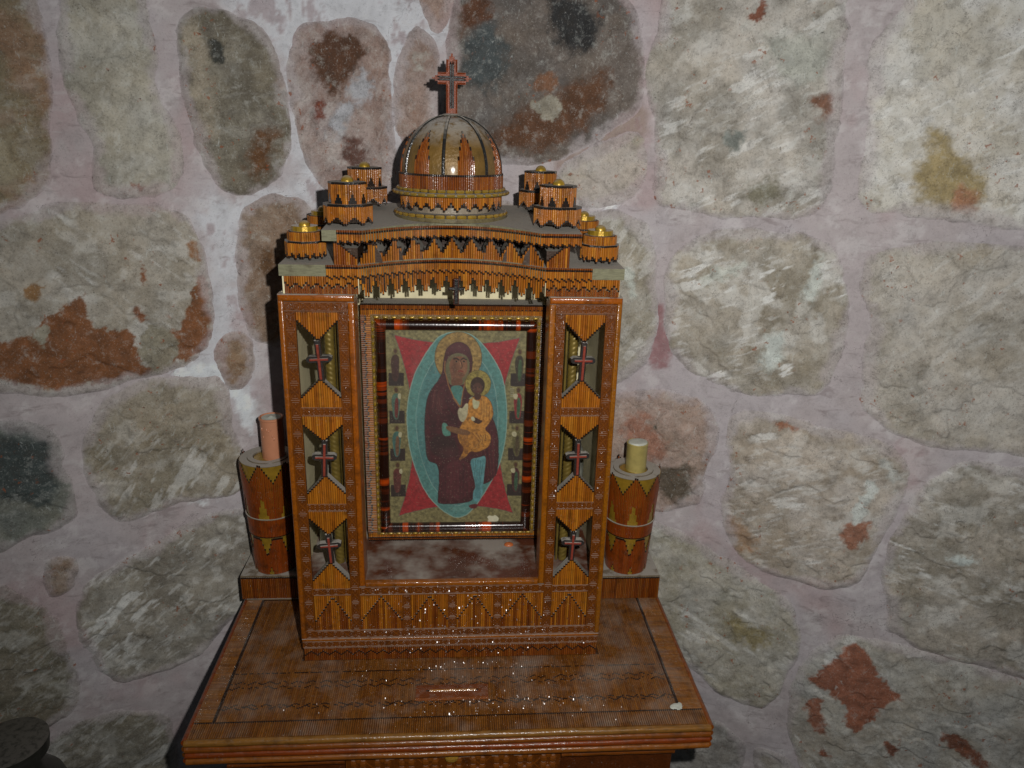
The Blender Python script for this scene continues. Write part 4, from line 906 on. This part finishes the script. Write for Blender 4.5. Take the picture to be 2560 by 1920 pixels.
# the print, painted into the mesh colours on a fine grid
PX0, PX1, PZ0, PZ1 = FX0+RWd-.0005, FX1-RWd+.0005, FZ0+RWd-.0005, FZ1-RWd+.0005
NX, NY = 300, 450
UX, UY = np.meshgrid(np.linspace(0, 1, NX), np.linspace(0, 1, NY))
PXX = 260+(300-260)*UY+UX*((1800-260)*(1-UY)+(1755-300)*UY); PYY = 305+UY*2072
img = np.empty((NY, NX, 3)); tex = fbm(UX*7, UY*10, 9, 5, 77, .7)
def tone(c, amt=.5): return lin(c)*((1-amt/2)+amt*2*(fbm(UX*5, UY*8, 12, 4, int(c[0]))-.25))[..., None]
img[:] = tone((112,104,68), .8)
BASE = img.copy()
warpx = (fbm(UX*3, UY*4, 9, 3, 5)-.5)*14; warpy = (fbm(UX*3, UY*4, 9, 3, 6)-.5)*14
def fill(poly, c, amt=.45, soft=5, line=None, lw=5, smooth_=2, raw=False):
    p = chaikin(poly, smooth_) if smooth_ else np.array(poly, float)
    x0, y0 = p.min(0)-40; x1, y1 = p.max(0)+40
    m = (PXX > x0) & (PXX < x1) & (PYY > y0) & (PYY < y1); d = np.full(PXX.shape, -99.); d[m] = sdf(PXX[m]+warpx[m]*.6, PYY[m]+warpy[m]*.6, p)
    k = sst(d, -soft, soft)[..., None]; img[:] = img*(1-k)+(lin(c) if raw else tone(c, amt))*k
    if line is not None:
        k = (sst(d, -lw*1.6, -lw*.4)*(1-sst(d, lw*.4, lw*1.6)))[..., None]*.8; img[:] = img*(1-k)+lin(line)*k
    return d
def stroke(pts, c, w_=5, a=.9):
    d = np.full(PXX.shape, 1e9)
    pts = np.array(pts, float); x0, y0 = pts.min(0)-30; x1, y1 = pts.max(0)+30
    m = (PXX > x0) & (PXX < x1) & (PYY > y0) & (PYY < y1); xs, ys = PXX[m]+warpx[m], PYY[m]+warpy[m]; dd = np.full(xs.shape, 1e9)
    for (ax, ay), (bx, by) in zip(pts[:-1], pts[1:]):
        ex, ey = bx-ax, by-ay; t = np.clip(((xs-ax)*ex+(ys-ay)*ey)/(ex*ex+ey*ey+1e-9), 0, 1); dd = np.minimum(dd, np.hypot(xs-ax-t*ex, ys-ay-t*ey))
    d[m] = dd; k = (1-sst(d, w_*.5, w_*1.5))[..., None]*a; img[:] = img*(1-k)+lin(c)*k
def bez(p0, c, p2, n=14): return [((1-t)**2*p0[0]+2*t*(1-t)*c[0]+t*t*p2[0], (1-t)**2*p0[1]+2*t*(1-t)*c[1]+t*t*p2[1]) for t in [i/n for i in range(n)]]
def ell(cx, cy, rx, ry, n=28): return [(cx+rx*math.cos(2*math.pi*i/n), cy+ry*math.sin(2*math.pi*i/n)) for i in range(n)]
A_, B_, C_, D_ = (355, 358), (1728, 378), (1668, 2275), (388, 2298)
fill(bez(A_, (1040, 520), B_)+bez(B_, (1310, 1330), C_)+bez(C_, (1040, 2080), D_)+bez(D_, (745, 1330), A_), (138, 36, 40), .5, 5, (88, 92, 76), 4, 0)
OV = [(800,400),(640,620),(540,830),(490,1100),(485,1200),(500,1450),(560,1720),(680,2020),(830,2200),(980,2310),(1060,2325),(1150,2290),(1260,2180),(1400,1950),(1500,1760),(1560,1550),(1590,1300),(1590,1100),(1550,800),(1450,600),(1300,430),(1180,340),(1040,320),(900,340)]
fill(OV, (78, 122, 116), .4, 5, (128, 158, 146), 5)
IN = [(1040+(x-1040)*.82, 1330+(y-1330)*.86) for x, y in OV]; fill(IN, (72, 114, 112), .4, 5, (120, 150, 142), 4)
for k in range(64):                                          # fine rays of the mandorla
    a = 2*math.pi*k/64; 
    for b_ in (-.02, 0, .02):
        ca, sa = math.cos(a+b_), math.sin(a+b_)
        if k % 4 < 2: stroke([(1040+ca*430, 1330+sa*800), (1040+ca*480, 1330+sa*880)], (52, 84, 82), 2, .5)
fill(ell(1050, 585, 258, 262), (134, 108, 60), .8, 5, (84, 66, 34), 4)
R1 = (64, 26, 32)
fill([(890,610),(915,490),(1000,432),(1080,425),(1160,465),(1200,560),(1205,660),(1185,760),(1160,860),(1250,960),(1400,1150),(1470,1300),(1500,1450),(1500,1780),(1430,1900),(1330,1945),(1240,1950),(1232,2130),(1060,2160),(850,2165),(820,2135),(845,1900),(830,1705),(735,1690),(700,1620),(690,1500),(680,1250),(692,1100),(720,960),(790,870),(868,760),(880,690)], R1, .55, 5, (40, 22, 24), 4)
fill([(720,1400),(1000,1390),(1060,1560),(1050,1640),(760,1640)], (50, 28, 30), .4, 20); fill([(850,1720),(1200,1640),(1220,2100),(840,2120)], (78, 34, 40), .5, 18)
for q in range(9): stroke([(880+q*38, 1700+(q % 3)*30), (860+q*42, 2120)], (44, 24, 28), 4, .5)
for q in range(6): stroke([(1380+q*14, 1280+q*30), (1350+q*22, 1560), (1400+q*14, 1850)], (50, 24, 30) if q % 2 else (96, 48, 46), 4, .5)
fill([(1182,1655),(1290,1640),(1362,1612),(1350,1760),(1330,1950),(1310,2135),(1222,2140),(1215,2040),(1250,1960),(1205,1790)], (84, 132, 134), .4, 5)
for q in range(5): stroke([(1215+q*28, 1670), (1255+q*10, 1960), (1240+q*14, 2100)], (50, 88, 92), 4, .6)
fill([(1165,2180),(1250,2160),(1280,2180),(1250,2225),(1180,2215)], (86, 30, 34), .3, 5); fill([(900,2200),(1120,2190),(1210,2220),(1050,2270)], (88, 128, 120), .5, 12)
fill([(905,690),(930,590),(990,545),(1060,530),(1140,560),(1175,620),(1175,700),(1150,800),(1100,870),(960,870),(925,790)], (92, 88, 62), .4, 5)
fill([(950,690),(960,610),(1020,570),(1090,565),(1145,600),(1155,680),(1130,760),(1080,800),(1100,860),(970,870),(975,790)], (112, 74, 54), .35, 6)
fill([(975,780),(1060,800),(1095,790),(1100,855),(1030,875),(972,860)], (96, 62, 44), .3, 8)
for ex_ in (1030, 1112): stroke([(ex_-26, 605), (ex_, 596), (ex_+24, 606)], (44, 26, 20), 4); fill(ell(ex_, 622, 15, 8), (30, 20, 18), .1, 4)
stroke([(1078, 610), (1090, 680), (1076, 690)], (66, 40, 30), 4); stroke([(1050, 725), (1078, 722), (1104, 728)], (92, 42, 36), 5)
fill([(960,868),(1105,870),(1095,980),(1078,1085),(1040,1060),(985,965)], (66, 112, 104), .4, 5)
for s_ in ([(905,620),(900,720),(945,870),(1000,980),(1065,1085)], [(1180,740),(1120,840),(1098,960),(1080,1085)], [(1000,1000),(1060,1090)]): stroke(s_, (132, 92, 54), 6, .8)
fill(ell(1268, 850, 142, 140), (130, 116, 58), .8, 5, (80, 68, 30), 3)
fill([(1180,1000),(1290,965),(1380,990),(1430,1080),(1440,1190),(1380,1290),(1335,1330),(1422,1400),(1405,1520),(1260,1590),(1190,1565),(1135,1640),(1060,1665),(1120,1540),(1065,1480),(1035,1385),(1085,1280),(1130,1200),(1150,1080)], (166, 112, 46), .8, 5, (80, 50, 30), 3)
for q in range(10): stroke([(1200+q*22, 1360+q*6), (1290+q*8, 1470-q*10), (1190+q*20, 1560-q*12)], (186, 140, 66) if q % 2 else (94, 50, 34), 3, .7)
for q in range(6): stroke([(1060+q*18, 1390), (1090+q*14, 1500), (1130+q*6, 1600)], (96, 60, 34), 4, .6)
for q in range(8): stroke([(1300+q*16, 1000+q*14), (1310+q*14, 1120), (1290+q*18, 1230)], (186, 142, 70) if q % 2 else (104, 62, 36), 3, .6)
fill(ell(1262, 870, 80, 92), (50, 32, 26), .3, 5); fill(ell(1262, 900, 54, 62), (74, 46, 38), .2, 6); fill([(1215,950),(1305,950),(1300,1010),(1240,1030)], (66, 40, 32), .2, 6)
for ex_ in (1242, 1284): fill(ell(ex_, 886, 8, 5), (20, 14, 12), .1, 3)
fill([(1205,990),(1245,1030),(1292,1030),(1270,1110),(1212,1115)], (168, 166, 130), .3, 5); fill([(1160,1010),(1215,975),(1200,1010)], (150, 156, 120), .3, 4)
fill([(1058,1095),(1100,1115),(1130,1050),(1165,1062),(1155,1190),(1105,1262),(1070,1240),(1040,1160)], (168, 160, 128), .4, 5)
fill([(1195,1200),(1240,1200),(1290,1230),(1330,1240),(1280,1280),(1220,1260)], (60, 36, 30), .3, 5); fill([(1190,1195),(1225,1195),(1245,1235),(1200,1245)], (176, 172, 140), .2, 4)
fill([(870,1255),(930,1270),(975,1380),(960,1410),(875,1400)], (78, 122, 108), .5, 5); fill([(915,1290),(1000,1310),(1190,1345),(1180,1400),(1060,1390),(920,1340)], (106, 74, 48), .4, 6)
fill([(1055,1650),(1120,1610),(1100,1660),(1065,1670)], (120, 78, 44), .3, 5)
sidec = [((62,40,32),(66,40,38)), ((70,96,82),(104,44,40)), ((58,92,84),(104,74,52)), ((84,40,36),(92,46,42))]
for k, y in enumerate((490, 885, 1290, 1690)):
    for side in (0, 1):
        x0 = 292+k*5 if side == 0 else 1628-k*10; wd = 165
        fill([(x0,y+250),(x0+wd,y+250),(x0+wd,y+385),(x0,y+385)], (42, 32, 30), .3, 4, None, 3, 0)
        c1_, c2_ = sidec[k]; 
        if side: c1_, c2_ = ((52,44,32),(56,82,54)) if k == 0 else ((122,38,42),(48,86,60)) if k == 1 else ((88,82,50),(70,58,38)) if k == 2 else ((66,32,34),(54,84,62))
        cx = x0+(70 if side == 0 else 92)
        fill([(cx-28,y+70),(cx+25,y+60),(cx+50,y+120),(cx+42,y+210),(cx+30,y+340),(cx-25,y+340),(cx-40,y+220),(cx-48,y+130)], c1_, .6, 5)
        fill([(cx-10,y+110),(cx+32,y+110),(cx+26,y+330),(cx-14,y+330)], c2_, .6, 6)
        fill(ell(cx+5, y+28, 27, 34), (96, 82, 46), .3, 4); fill(ell(cx+5, y+32, 17, 24), (70, 46, 34), .2, 4)
        if k: fill([(cx+(20 if side == 0 else -60),y+60+k*6),(cx+60-60*side,y+66),(cx+56-60*side,y+130),(cx+22-70*side,y+120)], (164, 158, 126), .3, 3)
        for q in range(4): stroke([(cx-20+q*14, y+130), (cx-18+q*13, y+320)], (34, 26, 24), 3, .4)
for q in range(5): stroke([(1625, 905+q*20), (1662, 900+q*20)], (150, 148, 130), 3, .7)
fill([(1372,2325),(1400,2300),(1440,2310),(1470,2296),(1500,2318),(1512,2345),(1492,2382),(1378,2382),(1395,2345)], (196, 192, 164), .15, 3, None, 3, 1)
def soft(cx, cy, rx, ry, c, a):
    k = (np.exp(-(((PXX-cx)/rx)**2+((PYY-cy)/ry)**2))*a)[..., None]; img[:] = img*(1-k)+lin(c)*k
for args in ((820,1050,60,130,(92,52,50),.5), (1000,1200,90,60,(40,22,26),.5), (900,1480,110,60,(38,22,26),.5), (950,1580,120,50,(84,44,48),.4), (780,1300,40,200,(40,22,26),.5), (980,1850,40,240,(88,42,46),.35),
             (900,1900,30,220,(44,24,30),.4), (1110,1850,40,220,(44,24,30),.4), (1040,480,110,40,(92,48,52),.5), (1010,680,30,90,(70,44,34),.6), (1120,690,30,80,(138,96,68),.5), (1075,620,40,20,(136,96,70),.4),
             (1075,760,40,12,(72,42,32),.6), (1240,960,40,30,(60,36,28),.4), (1285,905,16,30,(104,70,52),.5), (1240,1450,60,120,(118,74,36),.4), (1340,1100,40,90,(176,126,62),.4), (1120,1480,40,120,(110,66,36),.4),
             (1440,1500,30,260,(92,44,50),.35), (600,1000,60,300,(92,142,132),.3), (1540,1300,30,300,(96,146,134),.3), (640,1700,60,200,(56,100,98),.4)):
    soft(*args)
for ex_ in (1030, 1112):
    fill(ell(ex_, 622, 20, 11), (116, 86, 66), .1, 3); fill(ell(ex_, 621, 11, 9), (16, 10, 8), .1, 2); stroke([(ex_-30, 600), (ex_, 588), (ex_+28, 602)], (26, 14, 10), 6, .9)
stroke([(1076, 612), (1092, 682), (1074, 694)], (52, 30, 22), 5, .9); stroke([(1068, 620), (1078, 670)], (160, 116, 84), 4, .8); stroke([(1050, 725), (1078, 720), (1104, 728)], (112, 40, 36), 6, .9); stroke([(1056, 742), (1096, 744)], (60, 34, 26), 4, .7)
for ex_ in (1242, 1284): fill(ell(ex_, 884, 10, 6), (90, 62, 48), .1, 2); fill(ell(ex_, 884, 6, 5), (10, 8, 6), .1, 2)
stroke([(1264, 890), (1268, 915)], (116, 76, 56), 4, .8); stroke([(1250, 930), (1280, 930)], (86, 34, 30), 4, .8)
for pts in ([(760,900),(730,1080),(740,1250)], [(820,900),(800,1100),(900,1250),(1040,1290)], [(700,1200),(760,1380),(900,1400)], [(900,960),(960,1150),(1050,1240)], [(1140,900),(1130,1010)]): stroke(pts, (44, 24, 28), 5, .55)
for pts in ([(790,920),(765,1100)], [(840,1000),(870,1160)], [(930,640),(950,590),(1010,560)], [(985,700),(1000,780)]): stroke(pts, (104, 62, 58), 4, .5)
grn = (.90+.20*fbm(UX*6, UY*9, 22, 4, 66, .7))[..., None]; img *= grn
img[:] = img*.93+lin((110,100,82))*.07
cr_ = sst(np.abs(fbm(UX*4, UY*6, 8, 5, 99, .7)-.5), .0, .008); img *= (.8+.2*cr_)[..., None]
sp = sst(fbm(UX*9, UY*13, 40, 2, 44), .80, .88)[..., None]*.35; img[:] = img*(1-sp)+lin((190,180,150))*sp
M_PRINT, t_, b_ = nt('icon_print'); at = nd(t_, 'ShaderNodeAttribute', attribute_name='Col'); t_.links.new(at.outputs['Color'], b_.inputs['Base Color'])
b_.inputs['Roughness'].default_value = .55; b_.inputs['Coat Weight'].default_value = .15; b_.inputs['Coat Roughness'].default_value = .35
o = grid_mesh('icon_print', PX0+UX*(PX1-PX0), np.full(UX.shape, .0925)+(fbm(UX*3, UY*4, 2, 2, 3)-.5)*.0006, PZ1-UY*(PZ1-PZ0), np.clip(img*1.05, 0, 1), M_PRINT); pic(o)

# ================================================================== CANDLE HOLDERS AND CANDLES
def holder(cx, cy, dz, label):
    h = tag(empty('candle_holder', (cx, cy, .0013)), label, 'candle holder', 'matchstick candle holders behind the shrine')
    sx = 1 if cx > 0 else -1
    mb = MB(); fy = -.031; mb.box((-.042, fy+.001, 0), (.042, .034, .0335), L(80, 38, 16)); mb.box((-.0425, fy, .0335), (.0425, .0345, .0355), L(120, 104, 80))
    panel(mb, flat(fy), -.0425, .0425, 0, .0335, REDW, ht=True)
    panel(mb, lambda u: ((sx*.042, u, 0), (0, sx, 0), (0, 0, 1), (sx, 0, 0)), fy, .034, 0, .0335, REDW)
    mb.build('base_block', M_MATCH, h)
    r0, r1, z0, z1 = .0288, .0388, .0358, .2060+dz
    def rad(z): return r0+(r1-r0)*(z-z0)/(z1-z0)
    mb = MB(); n = 92
    for i in range(n):
        a = 2*math.pi*i/n
        q = (a/(2*math.pi/7)+.12) % 1; top = z1-.028*(1-abs(q-.5)*2)
        qb = (a/(2*math.pi/7)+.5) % 1; bot = z0+.0005+(.010*max(0, 1-abs(qb-.5)*7))
        def seg(za, zb, pal, ht=False, hb=False):
            ra, rb = rad(za), rad(zb); c = tuple(v*random.uniform(.9, 1.05) for v in random.choice(pal)); ww = 2*math.pi*r0/n*1.12
            N = (math.sin(a), -math.cos(a), 0); T = (math.cos(a), math.sin(a), 0)
            pt = lambda z: (rad(z)*N[0], rad(z)*N[1], z); zs = [za]; cs = []
            if hb: zs.append(za+.0015); cs.append(HEAD)
            zs.append(zb-.0030 if ht else zb); cs.append(c)
            if ht: zs.append(zb); cs.append(HEAD)
            mb.sweep([(pt(z), T, N) for z in zs], mprof(ww, .0003), cs)
        zm1, zm2 = .094, .122+dz*.5                              # waist band, gilt triangles above and below
        tri = max(0, .034*(1-abs(((a/(2*math.pi/7)+.62) % 1)-.5)*4.2)); tri2 = max(0, .027*(1-abs(((a/(2*math.pi/7)+.62) % 1)-.5)*3.6))
        RH = [L(138, 62, 12), L(132, 58, 12), L(142, 66, 14)]; seg(bot, zm1-.0005-tri2, RH, True, bot > z0+.001); seg(zm1, zm2, RH, False, True); seg(zm2+.001+tri, top, RH, True, False)
    mb.build('match_shell', M_MATCH, h)
    mb = MB(); mb.lathe([(r0-.0008, z0), (rad(z1-.006)-.0008, z1-.006)], (1, 1, 1), 48); mb.build('gilt_core', M_GOLDH, h, smooth=True)
    mb = MB(); mb.lathe([(rad(zm2)+.0003, zm2-.0004), (rad(zm2)+.0016, zm2), (rad(zm2)+.0016, zm2+.0009), (rad(zm2), zm2+.0012)], L(130, 120, 100), 48, cap=False); mb.build('waist_ring', M_DUSTY, h, smooth=True)
    mb = MB(); zz = z1-.0075; mb.lathe([(r1-.0016, zz), (r1-.0018, zz+.0020), (.0275, zz+.0022), (.0268, zz+.0035), (.0200, zz+.0037), (.0188, zz+.0022), (.0170, zz-.003), (.010, zz-.004)], L(112, 100, 80), 48, cap=False); mb.build('dusty_top', M_DUSTY, h, smooth=True)
    return h, zz
hl, zl = holder(-.247, .165, .0, 'left matchstick candle holder, under the pink candle')
hr, zr = holder(.2475, .151, -.0150, 'right matchstick candle holder, under the short yellow candle stub')
mb = MB(); r = .0148; z0, z1 = zl-.004+.0013, .2588
mb.lathe([(r*.98, 0), (r, .002), (r*1.0, z1-z0-.004), (r*1.08, z1-z0-.003), (r*1.08, z1-z0-.0005), (r*.99, z1-z0), (r*.86, z1-z0-.0015), (r*.8, z1-z0-.005)], (1, 1, 1), 32)
for k in range(7):                                          # wax drips
    a = -1.57+random.uniform(-1.3, 1.3); zt = z1-z0-random.uniform(.006, .03); mb.ball((r*math.cos(a), r*math.sin(a), zt), (.0011, .0011, random.uniform(.0014, .003)), (1, 1, 1), 8, 6)
c1 = tag(mb.build('candle', M_WAX1, smooth=True, loc=(-.2395, .165, z0)), 'tall pink candle with wax drips, in the left holder', 'candle', 'candles in the holders')
mb = MB(); mb.lathe([(r*.86, z1-z0-.0035), (r*.84, z1-z0-.0012), (r*.3, z1-z0-.0016), (.001, z1-z0+.0005)], (1, 1, 1), 20); mb.build('wax_pool', M_WICK, c1, smooth=True)
z0, z1 = zr-.004+.0013, .2262
mb = MB(); r = .0142; mb.lathe([(r*.97, 0), (r, .002), (r*1.01, z1-z0-.003), (r*1.04, z1-z0-.001), (r*.98, z1-z0), (r*.8, z1-z0-.001)], (1, 1, 1), 32, twist=lambda a, z: 1+.02*math.sin(3*a)+.015*math.sin(7*a))
c2 = tag(mb.build('candle', M_WAX2, smooth=True, loc=(.2510, .151, z0)), 'short yellow candle stub with a torn top, in the right holder', 'candle', 'candles in the holders')
mb = MB(); mb.lathe([(r*.9, z1-z0-.001), (r*.8, z1-z0+.0014), (r*.4, z1-z0+.0022), (.001, z1-z0+.0012)], (1, 1, 1), 20, twist=lambda a, z: 1+.12*math.sin(2*a+1)); mb.build('torn_top', M_WICK, c2, smooth=True)

# ================================================================== SMALL THINGS
mb = MB(); mb.ball((0, 0, 0), (.0062, .0050, .0034), (1, 1, 1), 16, 8, True)
tag(mb.build('wax_drop', M_ORANGE, smooth=True, loc=(.073, .082, .1106)), 'small orange lump of wax lying on the niche floor', 'wax')
mb = MB(); mb.lathe([(.013, 0), (.0138, .003), (.0138, .12), (.012, .135), (.006, .15), (.0058, .165), (.0075, .166), (.0075, .176), (.001, .177)], (1, 1, 1), 24)
tag(mb.build('bottle', M_GLASS, smooth=True, loc=(.152, .085, .1107)), 'cloudy grey bottle standing inside the shrine behind the right pillar crosses', 'bottle')
mb = MB(); mb.lathe([(.012, 0), (.0125, .003), (.0125, .07), (.0115, .09), (.006, .10), (.006, .118), (.009, .119), (.009, .133), (.001, .134)], (1, 1, 1), 24)
tag(mb.build('bottle', M_GLASS, smooth=True, loc=(-.158, .09, .1107)), 'short pale-capped bottle standing inside the shrine behind the left pillar', 'bottle')
# dark vessel at the lower left corner
mb = MB()
mb.lathe([(.020, -.78), (.070, -.775), (.072, -.75), (.02, -.70), (.014, -.60), (.016, -.40), (.04, -.32), (.060, -.26), (.062, -.20), (.052, -.165), (.034, -.140), (.030, -.128), (.033, -.122), (.042, -.116), (.043, -.106), (.040, -.100)], (1, 1, 1), 40)
vs = tag(mb.build('urn', M_VASE, smooth=True, loc=(-.547, 0, -.012)), 'black metal urn with a flat lid, cut off by the lower left corner', 'urn')
mb = MB(); mb.lathe([(.040, -.1045), (.044, -.1035), (.044, -.0980), (.036, -.0960), (.001, -.0955)], (1, 1, 1), 40); mb.build('lid', M_VASE, vs, smooth=True)

mb = MB()
for k in range(9):
    a = k*.7; mb.ball((.006*math.cos(a)*random.uniform(.2, 1), .006*math.sin(a)*random.uniform(.2, 1), 0), (random.uniform(.002, .005), random.uniform(.002, .005), .0009), (1, 1, 1), 12, 4, True)
tag(mb.build('wax_spill', M_WICK, smooth=True, kind=None, loc=(.259, -.094, -.0004)), 'flat grey-white splash of wax on the right front corner of the stand', 'wax')
